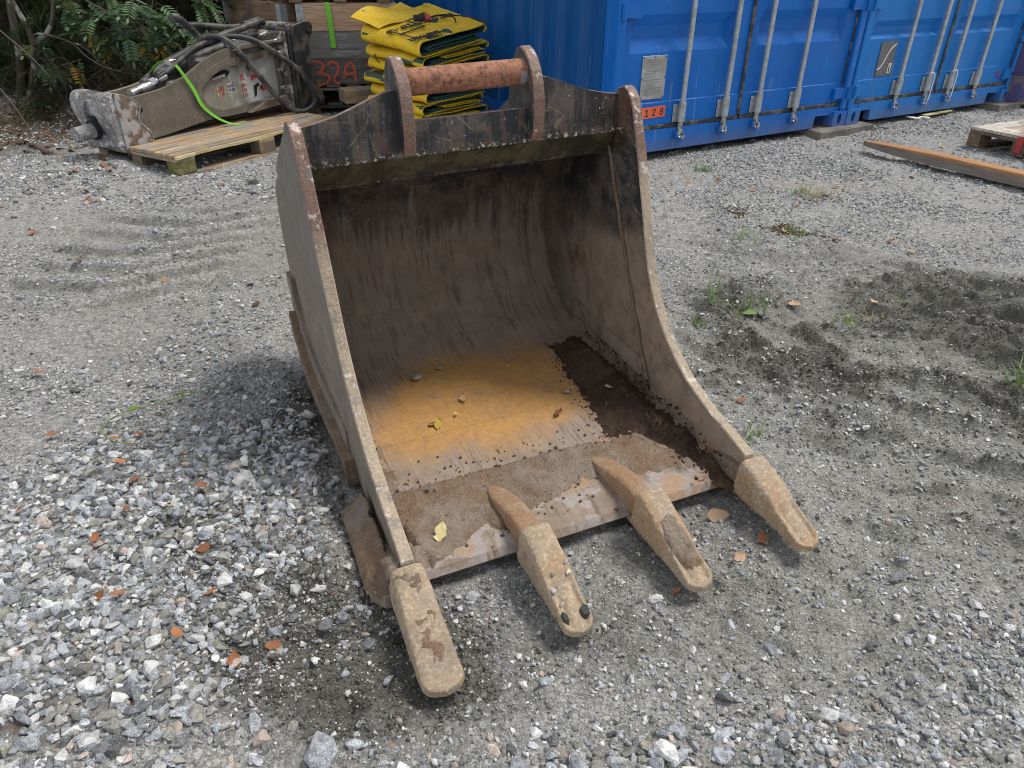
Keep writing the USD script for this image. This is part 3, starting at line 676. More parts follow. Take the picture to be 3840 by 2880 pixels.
for ti, cx in enumerate(teeth_x):
    L_ = .243 if ti else .262; y0 = -.045
    rings = []
    ns = 44
    for q in range(ns + 1):
        t = q / ns; y = y0 - L_ * t
        w = .0435 - .003 * sstep(np.array(t), .0, .35) - .006 * sstep(np.array(t), .3, .75)
        if ti == 0: w = .0425 + .0 * t
        tip = (t - .87) / .13
        if tip > 0: w = w * math.sqrt(max(1e-4, 1 - min(tip, .995) ** 2.2)) if tip < 1 else w * .06
        zt = np.interp(t, [0, .1, .45, .62, .9, 1], [.128, .127, .096, .074, .048, .040 - .004])
        zb = np.interp(t, [0, .12, .5, .8, 1], [.026, .022, .026, .022, .020])
        if ti == 0: zt = np.interp(t, [0, .1, .5, .7, .92, 1], [.128, .127, .088, .066, .046, .038]); zb = np.interp(t, [0, .5, 1], [.026, .024, .022])
        n_ = 5.5
        r_ = ring(cx, y, float(w), float(zb), float(zt), 56, n_)
        tp_ = np.clip((r_[:, 2] - zb) / (zt - zb), 0, 1); r_[:, 0] = cx + (r_[:, 0] - cx) * (1.10 - (.24 - .16 * t) * tp_)
        if ti and .46 < t < .97:      # scooped flanks beside a rib
            k_ = sstep(np.array(t), .46, .62) * (1 - sstep(np.array(t), .90, .97)); xx_ = (r_[:, 0] - cx) / w; top = r_[:, 2] > (zb + zt) / 2 + .25 * (zt - zb)
            dip = k_ * .010 * np.exp(-((np.abs(xx_) - .52) / .24) ** 2); r_[:, 2] -= np.where(top, dip, 0)
        rings.append(r_)
    tooth = part(bucket, 'tooth', rough_up(loft(rings), .0022, 40, ti), M_tooth if ti else M_tooth, smooth=40, label=tlabel[ti])
    for sx in (-1,):
        part(tooth, 'retaining_pin', rough_up(cyl((cx + sx * .030, y0 - .035, .078), (cx + sx * .0435, y0 - .035, .078), .0095, 12), .001, 60, ti), M_tooth, smooth=40)
    # adapter nose welded over the edge, pointed towards the floor
    A_ = []
    outer = ti in (0, 3)
    for t, w, zb, zt in ((0, .030, .030, .098), (.10, .031, .028, .104), (.35, .032, .03, .103), (.62, .032, .04, .089), (.82, .028, .05, .074), (.93, .020, .05, .066), (.985, .011, .052, .0615), (1.0, .004, .052, .060)):
        y = y0 - .006 + t * (.255 if not outer else .16); off = -.014 * t * t if not outer else 0
        A_.append(ring(cx + off, y, w * (1.1 if outer else 1), zb, zt if not outer else max(zt, .10 - .03 * t), 32, 4.0))
    part(bucket, 'tooth_adapter', rough_up(loft(A_), .003, 30, 7 + ti), M_mud if outer else M_adapt, smooth=40)
    lo = [ring(cx, y0 + .004 + .09 * t, .034, .012 + .006 * t, .030, 20, 4) for t in (0, .5, 1)]
    part(bucket, 'adapter_strap', loft(lo), M_tooth, smooth=40)

# clay caked on the bucket
def mound(poly, z0, hmax, amp, freq, n, seed, edge=.03, name=None):
    """an uneven crust over a polygon (bucket coordinates)"""
    pg = Polygon(poly).buffer(.001); x0, y0, x1, y1 = pg.bounds
    gxx, gyy = np.meshgrid(np.arange(x0, x1 + n, n), np.arange(y0, y1 + n, n), indexing='xy'); pts = np.stack([gxx.ravel(), gyy.ravel()], 1)
    inside = shapely.contains_xy(pg, pts[:, 0], pts[:, 1]); d = shapely.distance(shapely.points(pts), pg.exterior) * np.where(inside, 1, -1)
    d = d + min(1.0, edge / .03) * (.034 * (fb(pts[:, 0], pts[:, 1], 17, 4, seed) - .5) + .016 * (fb(pts[:, 0], pts[:, 1], 75, 2, seed + 7) - .5)) * 2
    hh = hmax(pts[:, 0], pts[:, 1]) * sstep(d, 0, edge) + amp * (fb(pts[:, 0], pts[:, 1], freq, 4, seed + 1) - .45) * sstep(d, 0, edge * .6) + .5 * amp * (fb(pts[:, 0], pts[:, 1], freq * 4, 3, seed + 2) - .5) * sstep(d, 0, edge * .6) - .006 * (d < .001)
    v = np.c_[pts, z0(pts[:, 0], pts[:, 1]) + hh]; f = grid_faces(len(gxx), gxx.shape[1])
    keep = (d[f] > -.012).all(1); f = f[keep]; u_, inv = np.unique(f, return_inverse=True)
    return v[u_], inv.reshape(-1, 3)
def world_single(name, mesh, mat, label, cat_, kind=None, smooth=True, group=None):
    path = part('/World', name, mesh, mat, smooth)
    UsdGeom.Xformable(stage.GetPrimAtPath(path)).AddTransformOp().Set(Gf.Matrix4d(*[float(q) for q in BM.T.ravel()]))
    meta(stage.GetPrimAtPath(path), label, cat_, group, kind); return path
soil_poly = [(.31, .84), (.405, .86), (.436, .72), (.437, .45), (.437, .25), (.437, .06), (.425, -.03), (.405, -.05), (.39, -.02), (.375, .05), (.35, .14), (.30, .22), (.25, .26), (.215, .27), (.225, .33), (.235, .42), (.275, .55), (.265, .62), (.275, .70)]
floor_z = lambda x, y: np.interp(y, [0, .03, .27, .29, .85, .95, 1.05], [.050, .0545, .0585, .051, .0505, .06, .095])
world_single('soil_heap', mound(soil_poly, floor_z, lambda x, y: .004 + .068 * sstep(x, .27, .45) * (.55 + .45 * sstep(y, -.05, .5)), .020, 30, .0055, 3, .075), M_soil, 'dark damp soil left along the right side inside the bucket', 'soil', 'stuff')
mud_poly = [(-.433, .30), (-.30, .29), (-.1, .285), (.1, .28), (.3, .25), (.36, .12), (.30, .06), (.20, .10), (.12, .14), (-.02, .10), (-.1, .08), (-.19, .03), (-.24, .06), (-.33, .015), (-.42, .0), (-.435, .1)]
part(bucket, 'mud_crust', mound(mud_poly, floor_z, lambda x, y: .0035 + .016 * sstep(-x, .36, .43) * (y < .15) + .010 * blob(x, y, -.19, .05, .03, .08) + .02 * blob(x, y, -.40, .0, .06, .05), .009, 30, .006, 8, .03), M_mud, smooth=True)
part(bucket, 'mud_crust', mound([(-.43, .75), (-.43, .30), (-.38, .29), (-.395, .5), (-.40, .7)], floor_z, lambda x, y: .012 + 0 * x, .010, 30, .006, 12, .03), M_mud, smooth=True)
part(bucket, 'mud_crust', mound([(-.545, .28), (-.54, .0), (-.512, -.03), (-.47, -.03), (-.47, .30)], lambda x, y: .046 + 0 * x, lambda x, y: .010 + .045 * sstep(x, -.54, -.47) * sstep(y, -.06, .12), .016, 30, .006, 17, .012), M_mud, smooth=True, label='thick cake of dried mud on the outer edge wing')
part(bucket, 'mud_crust', mound([(-.50, .02), (-.50, -.045), (-.415, -.045), (-.405, .02)], lambda x, y: .108 + 0 * x, lambda x, y: .012 + 0 * x, .018, 40, .005, 19, .012), M_mud, smooth=True)
part(bucket, 'mud_crust', mound([(-.185, -.12), (-.155, -.12), (-.12, -.17), (-.125, -.22), (-.17, -.23), (-.185, -.18)], lambda x, y: np.interp(-y, [.05, .17, .22, .26], [.122, .080, .062, .05]) + 0 * x, lambda x, y: .003 + 0 * x, .006, 50, .004, 23, .01), M_mud, smooth=True) if False else None
def tooth_top(y): return np.interp((-.045 - y) / .243, [0, .1, .45, .62, .9, 1], [.128, .127, .096, .074, .048, .036])
part(bucket, 'mud_crust', mound([(.125, -.125), (.165, -.115), (.180, -.15), (.176, -.225), (.15, -.25), (.127, -.22), (.122, -.18)], lambda x, y: tooth_top(y) - .004, lambda x, y: .008 + 0 * x, .009, 45, .004, 27, .012), M_mud, smooth=True)
part(bucket, 'mud_crust', mound([(-.492, -.055), (-.425, -.055), (-.428, -.22), (-.445, -.275), (-.47, -.275), (-.487, -.23)], lambda x, y: np.interp((-.045 - y) / .262, [0, .1,   .5, .7, .92, 1], [.128, .127, .088, .066, .046, .038]) - .007, lambda x, y: .006 + 0 * x, .012, 34, .0045, 29, .012), M_mud, smooth=True)

# ------------------------------------------------------------------ blue containers
def blue(name, c0, c1):
    b = B(name); P = b.obj(); X, Y, Z = b.xyz(P)
    n = b.noise(P, 4.0, 5.0, .6); s = b.noise(b.scale(P, (30., 30., 2.0)), 1.0, 5.0, .7); f = b.noise(P, 90., 4., .7); g = b.noise(P, 26.0, 5.0, .75)
    c = b.mx(n, c0, c1)
    low = b.m('subtract', 1.0, b.step(b.plus(Z, b.mul(b.plus(s, -.5), .25)), .0, .16))
    c = b.mx(b.mul(low, b.lin(s, .3, .7, .15, .75)), c, (.135, .125, .11))
    st = b.mul(b.step(s, .66, .85), b.m('subtract', 1.0, b.step(Z, .15, 1.2))); c = b.mx(b.mul(st, .30), c, (.30, .32, .36))
    scr = b.step(b.noise(b.scale(P, (10., 10., 60.), rot=(0, .5, 0)), 1.0, 4.0, .6), .93, .97); c = b.mx(b.mul(scr, .4), c, (.45, .46, .52))
    ru = b.mul(b.step(g, .86, .92), b.step(n, .5, .7)); c = b.mx(b.mul(ru, .9), c, (.17, .10, .08))
    return b.done(b.pbsdf(base_color=c, roughness=b.lin(n, .3, .7, .42, .6), specular_ior_level=.28, normal=b.bump(b.plus(b.mul(n, 1.2), b.mul(f, .05)), .004, .5)))
M_blue1 = blue('container_blue', (.0008, .092, .37), (.001, .118, .44))
M_blue2 = blue('container_faded_blue', (.002, .122, .40), (.005, .152, .47))
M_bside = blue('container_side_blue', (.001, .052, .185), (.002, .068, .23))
M_seal = simple('rubber_seal', (.022, .022, .022), .75, var=.4, dirt=(.10, .09, .08), dirt_amt=.4, dirt_scale=14)
M_galv = simple('galvanised_steel', (.36, .38, .39), .48, metal=.55, var=.25, scale=40, bump=.0015, dirt=(.29, .30, .30), dirt_amt=.3, dirt_scale=14)
M_plate = simple('aluminium_plate', (.34, .34, .335), .5, metal=.25, var=.12, scale=20, dirt=(.27, .265, .25), dirt_amt=.5, dirt_scale=9)
M_plate2 = simple('dark_metal_plate', (.11, .115, .12), .45, metal=.3, var=.2, scale=20)
M_bolt = simple('zinc_bolts', (.42, .43, .43), .42, metal=.7, var=.3, scale=60, dirt=(.16, .12, .09), dirt_amt=.5, dirt_scale=30)
M_orange = simple('orange_sticker', (.72, .115, .045), .55, var=.08)
M_black = simple('black_print', (.012, .012, .012), .6, var=.2)
M_white = simple('white_print', (.7, .7, .69), .6, var=.1)
M_grey_print = simple('grey_print', (.16, .16, .16), .6, var=.1)
M_red = simple('red_print', (.42, .025, .03), .55, var=.15)
M_indigo = simple('indigo_print', (.05, .05, .22), .5, var=.15)
CW, CL, CH = 2.438, 6.058, 2.591

def corner_casting(flip):
    mm = m3.Manifold.cube((.162, .178, .118)).translate((0, -.0, 0))
    hole = m3.CrossSection([[(math.cos(t) * .024 + 0, math.sin(t) * .042) for t in np.linspace(0, 2 * np.pi, 25)[:-1]]]).extrude(.07)
    h1 = hole.rotate((90, 0, 0)).translate((.081, .05, .058)); h2 = hole.rotate((90, 0, 90)).translate((.0 if not flip else .11, .09, .058))
    inner = m3.Manifold.cube((.12, .13, .08)).translate((.021, .024, .019))
    return mf(mm - h1 - h2 - inner)

def door_panel(u0, u1, bands, base, proud, dark):
    """a pressed door sheet: z levels with recessed bands"""
    ua, ub = u0 + .066, u1 - .10 if u1 > 1.3 else u1 - .155
    us = [u0, ua, ua + .03, ub - .03, ub, u1]; zs = [.182, .328, .332]; dep = {.182: 0, .328: 0, .332: .006}; rows = [(.182, 0, 0), (.326, 0, 0), (.331, .006, .006)]
    for (z0, z1, z2, z3) in bands: rows += [(z0, .006, .006), (z1, .006, .045), (z2, .006, .045), (z3, .006, .006)]
    rows += [(2.40, .006, .006), (2.405, 0, 0), (2.44, 0, 0)]
    V = []
    for z, o, d in rows:
        V.append([(u0, base + o, z), (ua, base + o, z), (ua + .03, base + d, z), (ub - .03, base + d, z), (ub, base + o, z), (u1, base + o, z)])
    n, m = len(rows), 6; v = np.array(V, float).reshape(-1, 3); f = grid_faces(n, m)[:, ::-1]
    back = box(u0, u1, base + .05, base + .06, .182, 2.44)
    rim = cat(box(u0, u0 + .004, base + .001, base + .05, .182, 2.44), box(u1 - .004, u1, base + .001, base + .05, .182, 2.44), box(u0, u1, base + .001, base + .05, .178, .182))
    return cat((v, f), back, rim)

def corrugated(u, v0, v1, z0, z1, side):
    p, d = .278, .036; prof = []
    y = v0
    while y < v1 - .05:
        for dy, o in ((0, 0), (.072, 0), (.072 + .068, d), (.072 + .068 + .070, d)):
            if y + dy < v1: prof.append((y + dy, o))
        y += p
    prof.append((v1, 0)); prof = np.array(prof)
    x = u + side * prof[:, 1]
    v = np.concatenate([np.c_[x, prof[:, 0], np.full(len(x), z)] for z in (z0, z1)]); n = len(x)
    f = grid_faces(2, n); t = .0025
    v2 = v + np.array([side * t, 0, 0])
    return cat((v, f[:, ::-1] if side > 0 else f), (v2, f if side > 0 else f[:, ::-1]))

def container(label, k, blue_m, bands, opts):
    o = cont(k * (CW + .014), 0); ct = thing('shipping_container', label, 'shipping container', o, CYAW, 'blue shipping containers')
    for (fu, fv, fz) in ((0, 0, 0), (1, 0, 0), (0, 0, 1), (1, 0, 1), (0, 1, 0), (1, 1, 0), (0, 1, 1), (1, 1, 1)):
        cc = corner_casting(fu == 1); v = cc[0].copy(); f = cc[1]
        if fv: v[:, 1] = CL - v[:, 1]; f = f[:, ::-1]
        part(ct, 'corner_casting', (v + np.array([fu * (CW - .162), 0, fz * (CH - .118)]), f), blue_m)
    for fu in (0, 1):
        u0 = 0.004 if fu == 0 else CW - .072
        part(ct, 'corner_post', box(u0, u0 + .068, .012, .16, .118, CH - .118, .010), blue_m)
        part(ct, 'corner_post', box(u0, u0 + .068, CL - .16, CL - .012, .118, CH - .118, .010), blue_m)
    # sill with the two fork pockets
    part(ct, 'sill', cat(prism_m([(.165, .006), (.17, .088), (.33, .094), (.34, .004), (CW - .36, .004), (CW - .35, .094), (CW - .17, .088), (CW - .165, .006), (CW - .165, .150), (.165, .150)], .030, .09, 'xz'), box(.06, CW - .06, .034, .1, .119, .149)), blue_m)
    part(ct, 'header', box(.074, CW - .074, .03, .12, 2.455, CH - .004, .004), blue_m)
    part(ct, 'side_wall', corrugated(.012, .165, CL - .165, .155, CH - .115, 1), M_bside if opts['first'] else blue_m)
    part(ct, 'side_wall', corrugated(CW - .012, .165, CL - .165, .155, CH - .115, -1), blue_m)
    for u0 in (.004, CW - .064):
        part(ct, 'side_rail', box(u0, u0 + .06, .18, CL - .18, .03, .152, .004), blue_m); part(ct, 'side_rail', box(u0, u0 + .06, .18, CL - .18, CH - .115, CH - .04, .004), blue_m)
    part(ct, 'roof', box(.03, CW - .03, .1, CL - .1, CH - .05, CH - .03), blue_m); part(ct, 'rear_wall', box(.07, CW - .07, CL - .06, CL - .04, .1, CH - .1), blue_m); part(ct, 'floor', box(.07, CW - .07, .15, CL - .1, .13, .149), M_seal)
    zc = .155
    for d, (u0, u1) in enumerate(((.078, 1.203), (1.235, 2.350))):
        dr = part(ct, 'door', door_panel(u0, u1, bands, .050, 0, 0), blue_m)
        part(dr, 'door_seal', box(u0 - .006, u1 + .006, .040, .075, .151, .179, .003), M_seal)
        if d == 0: part(dr, 'door_seal', box(1.2045, 1.2195, .041, .078, .182, 2.44, .003), M_seal); 
        else:
            part(dr, 'door_seal', box(1.2205, 1.2345, .043, .078, .182, 2.44, .003), M_seal); part(dr, 'door_seal', box(2.352, 2.366, .043, .078, .182, 2.44, .003), M_seal)
        for z in (.21, .85, 1.5, 2.1):
            if d == 1:
                hg = cat(prism_m([(2.255, z), (2.255, z + .078), (2.30, z + .086), (2.425, z + .082), (2.425, z + .006), (2.30, z)], .020, .049, 'xz'), cyl((2.402, .006, z - .004), (2.402, .006, z + .09), .015, 12))
                part(dr, 'hinge', hg, blue_m)
            else:
                hg = cat(prism_m([(.19, z), (.19, z + .078), (.14, z + .086), (.015, z + .082), (.015, z + .006), (.14, z)][::-1], .020, .049, 'xz'), cyl((.036, .006, z - .004), (.036, .006, z + .09), .015, 12))
                if z > .3 or not opts['first']: part(dr, 'hinge', hg, blue_m)
    for i, u in enumerate((.629, 1.049, 1.389, 1.809)):
        lb = part(ct, 'lock_bar', cyl((u, .022, .16), (u, .022, 2.50), .0172, 18), M_galv, smooth=40)
        zg = .185
        part(lb, 'bar_guide', cat(box(u - .062, u + .012, .040, .046, zg, zg + .118, .002), tube(np.array([(u, .022, zg + .004), (u, .022, zg + .128)]), np.array([.027, .027]), 18), tube(np.array([(u, .022, zg + .128), (u, .022, zg + .140)]), np.array([.023, .023]), 16)), M_galv, smooth=40)
        for rz_ in (zg + .02, zg + .06, zg + .10): part(lb, 'rivet', xf(tm(trimesh.creation.icosphere(1, .0062)), (u - .046, .039, rz_)), M_bolt, smooth=True)
        part(lb, 'cam', cat(cyl((u, .022, .085), (u, .022, .165), .020, 14), box(u - .032, u + .030, .004, .036, .095, .112, .004), box(u - .020, u + .034, -.004, .022, .080, .094, .004), cyl((u + .012, -.004, .074), (u + .012, -.004, .118), .008, 10)), M_bolt, smooth=40)
        part(lb, 'cam_keeper', cat(box(u - .045, u - .020, .000, .030, .082, .124, .004), box(u - .045, u + .042, .022, .0295, .070, .130, .002)), blue_m)
        if opts.get('seal_rope') and i in (1, 2):
            rp = [(u - .030, .016, zg + .145), (u - .005, -.008, zg + .155), (u + .030, -.004, zg + .11), (u + .036, .0, zg + .02), (u + .030, -.004, zg - .04), (u + .018, -.006, zg - .07)]
            part(lb, 'seal_rope', tube(spline(rp, 24), .004, 6), M_white)
    return ct

def onface(mesh, u, z, v=.0405, rx=0.0):
    """lettering from the xy plane onto the door (u to the right, z up)"""
    m = np.asarray(mesh[0]); return np.c_[m[:, 0] + u, v - m[:, 2], m[:, 1] + z], np.asarray(mesh[1])
c1 = container('deep blue container beside the yellow tarpaulins, with orange number stickers', 0, M_blue1, [(.642, .722, .800, .866), (1.242, 1.322, 1.400, 1.466), (1.842, 1.922, 2.0, 2.066)], dict(first=True))
c2 = container('paler blue container at the right, with a torn dark plate on its door', 1, M_blue2, [(.632, .672, .718, .764), (1.232, 1.272, 1.318, 1.364), (1.832, 1.872, 1.918, 1.964)], dict(first=False, seal_rope=True))
# first container: plate and number stickers
pl = part(c1, 'data_plate', box(.258, .470, .0505, .0545, .352, .624, .0015), M_plate)
rr = np.random.default_rng(5)
lines = [onface(box(0, w_, 0, .0045, 0, .0008), .275 + .01 * (q % 3), .595 - .0135 * q, .0505) for q, w_ in enumerate(rr.uniform(.05, .165, 17))]
part(pl, 'print', cat(*lines), M_grey_print)
for q_ in ((.268, .362), (.460, .362), (.268, .488), (.460, .488), (.268, .614), (.364, .614), (.460, .614)): part(pl, 'rivet', xf(tm(trimesh.creation.icosphere(1, .006)), (q_[0], .050, q_[1])), M_blue1, smooth=True)
for q, ch in enumerate('7128'):
    u0 = .222 + .069 * q
    st = part(c1, 'number_sticker', prism_m([(u0, .226 + .0015 * q), (u0 + .0665, .227 + .0015 * q), (u0 + .0665, .299 + .0015 * q), (u0, .298 + .0015 * q)], .0475, .0497, 'xz'), M_orange) if q else None
    if q:
        t = meshkit.text_mesh(ch, .046, .0008, True); part(st, 'digit', onface(tm(t), u0 + .014 + (.006 if ch == '1' else 0), .240 + .0015 * q, .0474), M_black)
# second container: torn plate, small sticker, dot
pl = part(c2, 'data_plate', prism_m([(.305, .345), (.518, .350), (.497, .56), (.520, .612), (.300, .607)], .050, .0545, 'xz'), M_plate2)
part(pl, 'print', cat(*[onface(box(0, w_, 0, .004, 0, .0008), .318, .585 - .0135 * q, .0495) for q, w_ in enumerate(np.random.default_rng(6).uniform(.05, .15, 17))]), M_grey_print)
part(pl, 'torn_edge', tube(spline([(.306, .048, .402), (.345, .048, .415), (.385, .047, .475), (.42, .047, .535), (.49, .048, .585)], 16), .0042, 6), M_white)
lb_ = part(pl, 'white_label', prism_m([(.452, .367), (.488, .367), (.492, .440), (.456, .440)], .0485, .0494, 'xz'), M_white)
part(lb_, 'print', cat(onface(box(0, .016, 0, .045, 0, .0006), .462, .375, .0484), onface(box(0, .012, 0, .008, 0, .0006), .464, .426, .0484)), M_black)
dt = part(c2, 'round_sticker', prism_m([(2.195 + .035 * math.cos(t), .250 + .035 * math.sin(t)) for t in np.linspace(0, 2 * np.pi, 29)[:-1]], .0470, .0494, 'xz'), M_indigo)
part(dt, 'red_crescent', prism_m([(2.197 + .033 * math.cos(t), .250 + .033 * math.sin(t)) for t in np.linspace(-1.2, 2.2, 16)] + [(2.188 + .028 * math.cos(t), .252 + .028 * math.sin(t)) for t in np.linspace(2.0, -1.0, 12)], .0462, .0469, 'xz'), M_red)
M_paver = simple('concrete_paver_grey', (.165, .145, .125), .9, var=.35, scale=120, bump=.003, dirt=(.10, .09, .08), dirt_amt=.4)
for (u0, u1, v0, zt, lab) in ((2.03, 2.405, -.10, .054, 'brown concrete paver under the right corner of the first container'), (2.413, 2.72, -.085, .053, 'brown concrete paver under the left corner of the second container'), (2.452 + 2.13, 2.452 + 2.52, -.10, .054, 'grey concrete slab under the far right corner of the second container')):
    c_ = cont(u0, v0); m_ = rough_up(subdiv(box(0, u1 - u0, 0, .28, -.02, zt, .006), .05), .003, 20, int(u0 * 10))
    single('concrete_paver', m_, M_paver, lab, 'paver', T=(c_[0], c_[1], 0), rz=CYAW, smooth=30)

# ------------------------------------------------------------------ timber things
def wood(name, c0, c1, grey=None, amt=.5, axis=0, rough=.8):
    b = B(name); P = b.obj(); r = b.add('object_info', 'random')
    sc = [28., 28., 28.]; sc[axis] = 1.6
    off = b.add('combine_xyz', 'vector', x=b.mul(r, 7.0), y=b.mul(r, 3.0), z=b.mul(r, 11.0))
    Q = b.add('vector_math', 'vector', math_type='add', vector1=P, vector2=off)
    g = b.noise(b.scale(Q, tuple(sc)), 1.0, 6.0, .65, .6); g2 = b.noise(b.scale(Q, tuple(q * 3.5 for q in sc)), 1.0, 4.0, .6)
    c = b.mx(b.step(g, .3, .7), c0, c1)
    c = b.mx(b.mul(b.step(g2, .56, .70), .5), c, tuple(.35 * q for q in c0))
    kn = b.voro(b.scale(Q, (5., 5., 5.)), 1.0); c = b.mx(b.mul(b.m('subtract', 1.0, b.step(kn, .05, .12)), .7), c, tuple(.3 * q for q in c0))
    if grey is not None: c = b.mx(b.step(b.noise(Q, 5.0, 5.0, .65), .62 - .3 * amt, .80 - .3 * amt), c, grey)
    c = b.mx(1.0, c, b.ramp(r, [(0, .8), (1, 1.15)]), 'multiply')
    return b.done(b.pbsdf(base_color=c, roughness=rough, specular_ior_level=.3, normal=b.bump(b.plus(g, b.mul(g2, .5)), .002, .8)))
M_wood = wood('weathered_pine', (.26, .17, .095), (.40, .29, .18), (.22, .20, .17), .62)
M_woodl = wood('fresh_broken_pine', (.48, .40, .22), (.60, .52, .30), (.40, .30, .16), .3)
M_woodm = wood('mossy_pine', (.13, .12, .05), (.22, .20, .09), (.10, .11, .03), .7, 1)
M_blockw = wood('pallet_block_wood', (.20, .125, .07), (.31, .21, .13), (.15, .12, .085), .5, 1)
M_woodpale = wood('bleached_pallet_wood', (.40, .36, .31), (.60, .56, .50), (.28, .22, .16), .55)
M_woodbrown = wood('brown_pallet_wood', (.16, .105, .065), (.24, .165, .105), (.12, .09, .065), .5)
M_crate_new = wood('new_spruce_board', (.50, .32, .19), (.64, .44, .29), None)
M_crate_grey = wood('grey_spruce_board', (.15, .145, .135), (.28, .27, .25), (.20, .185, .16), .5)
M_crate_dark = wood('dark_spruce_board', (.12, .112, .10), (.20, .185, .165), (.10, .09, .08), .5)
M_chip = simple('pressed_chip_block', (.21, .14, .085), .9, var=.7, scale=90, bump=.004, dirt=(.11, .075, .05), dirt_amt=.5, dirt_scale=40)

prng = np.random.default_rng(61)
def board(x0, x1, y0, y1, z0, z1, warp=.003):
    """a sawn board with a slightly uneven top and ragged ends"""
    L_ = max(x1 - x0, y1 - y0); ax = 0 if x1 - x0 >= y1 - y0 else 1
    v, f = box(x0, x1, y0, y1, z0, z1, .0025); v, f = subdiv((v, f), max(.12, L_ / 8))
    v = v + np.array([0, 0, 1.0]) * (warp * np.sin(3.1 * (v[:, ax] - prng.uniform(0, 2))))[:, None] + prng.normal(0, .0008, v.shape)
    return v, f

def pallet(name, label, T, rz, L_, W_, mats, boards, split=False, group=None, base_z=0.0, red=False):
    """boards run along x; blocks in three rows; T is one lower corner"""
    t = thing(name, label, 'pallet', T, rz, group)
    top, blk, low = mats
    y = 0.0
    for q, w_ in enumerate(boards):
        e0, e1 = prng.uniform(-.008, .012), L_ + prng.uniform(-.015, .01)
        y0, y1 = y + .003, y + w_ - .003
        if split and q == 0:
            n_ = 26; xs = np.linspace(e0, e1, n_); ed = y0 + .010 * np.abs(np.random.default_rng(3).normal(0, 1, n_)).cumsum() * .12 + .02 * np.sin(xs * 5.0) ** 2
            top_ = prism_m(list(zip(xs, ed)) + [(e1, y1), (e0, y1)], .124, .144, 'xy'); part(t, 'deck_board', top_, M_wood)
            part(t, 'split_edge', prism_m(list(zip(xs, ed - .012 - .008 * np.random.default_rng(4).uniform(0, 1, n_))) + list(zip(xs, ed))[::-1], .121, .139, 'xy'), M_woodl, label='fresh yellow splintered edge')
        else: part(t, 'deck_board', board(e0, e1, y0, y1, .122, .144 + prng.uniform(-.002, .002)), top)
        y += w_
    bx = (0, .5 * L_ - .0725, L_ - .145); by = (0, .5 * W_ - .05, W_ - .1)
    for q, x0 in enumerate(bx): part(t, 'cross_board', board(x0 + .002, x0 + .143, .002, W_ - .002, .100, .1215), low)
    for i, x0 in enumerate(bx):
        for j, y0 in enumerate(by):
            part(t, 'block', rough_up(subdiv(box(x0 + .002, x0 + .143, y0 + .001, y0 + .099, .0225, .0995, .003), .06), .002, 15, i * 3 + j), M_woodm if (mats[0] is M_wood and j == 0 and i == 0) else blk)
    for j, y0 in enumerate(by): part(t, 'runner', board(0, L_, y0, y0 + .099, .001, .022), low)
    return t
LP = np.array([-2.115, 4.545]); LPA = math.radians(60)
# ground under the left pallet is nearly level
pz = Hs(-2.1, 4.9)
pallet('wooden_pallet', 'weathered pallet with a splintered edge carrying the hydraulic breaker', (LP[0], LP[1], max(0.0, pz - .01)), LPA, 1.5, .80, (M_wood, M_blockw, M_wood), [.10, .125, .10, .12, .10, .125, .13], split=True)
RPA = math.radians(25)
rp_pos = np.array([3.50, 5.755]) - .8 * np.array([-math.sin(RPA), math.cos(RPA)])
rp = pallet('wooden_pallet', 'pale bleached pallet with red paint marks lying at the right edge', (rp_pos[0], rp_pos[1], .005), RPA, 1.2, .80, (M_woodpale, M_woodbrown, M_woodbrown), [.145, .10, .145, .02, .145, .10, .145])
M_redpaint = simple('red_spray_paint', (.36, .04, .045), .7, var=.4, scale=40)
for (y0, w_, z0, z1, v_) in ((.175, .045, .026, .142, 1), (.33, .03, .10, .142, 1), (.365, .05, .026, .142, 0)):
    part(rp, 'red_mark', box(-.0165 if v_ else -.0165, -.0135, y0, y0 + w_, z0 + .002, z1, .001), M_redpaint)
# pallets under and above the crate, crate of three pallet collars
CRP = np.array([-1.765, 6.46]); CRA = math.radians(12.5)
def crate(label, T, rz, W_, D_, mats, z0, n=3, h=.205, group=None):
    t = thing('wooden_crate', label, 'crate', T, rz, group)
    for q in range(n):
        a, m_ = z0 + q * h, mats[q]
        part(t, 'board', board(0, W_, 0, .02, a + .0015, a + h - .0015, .0015), m_)
        part(t, 'board', board(0, W_, D_ - .02, D_, a + .0015, a + h - .0015, .0015), m_)
        part(t, 'side_board', board(0, .02, .021, D_ - .021, a + .0015, a + h - .0015, .0015), m_)
        part(t, 'side_board', board(W_ - .02, W_, .021, D_ - .021, a + .0015, a + h - .0015, .0015), m_)
        for x0, x1 in ((-.003, .055), (W_ - .055, W_ + .003)):
            zz = (a + .012, a + h - .012)
            hp = part(t, 'corner_hinge', cat(box(x0, x1, -.004, -.0005, *zz), box(x0 if x0 < 0 else x1 - .004, x0 + .004 if x0 < 0 else x1, -.003, .06, *zz)), M_galv)
            for k in range(2): part(hp, 'rivet', xf(tm(trimesh.creation.icosphere(1, .005)), ((x0 + x1) / 2, -.004, a + .05 + .1 * k)), M_bolt, smooth=True)
    return t
cz = .135
cr = crate('tall pallet collar crate with orange sprayed number beside the yellow tarpaulins', (CRP[0], CRP[1], cz), CRA, .80, 1.2, (M_crate_dark, M_crate_grey, M_crate_new), .146)
def along(base, rz, x, y, z): return np.array([base[0] + x * math.cos(rz) - y * math.sin(rz), base[1] + x * math.sin(rz) + y * math.cos(rz), z])
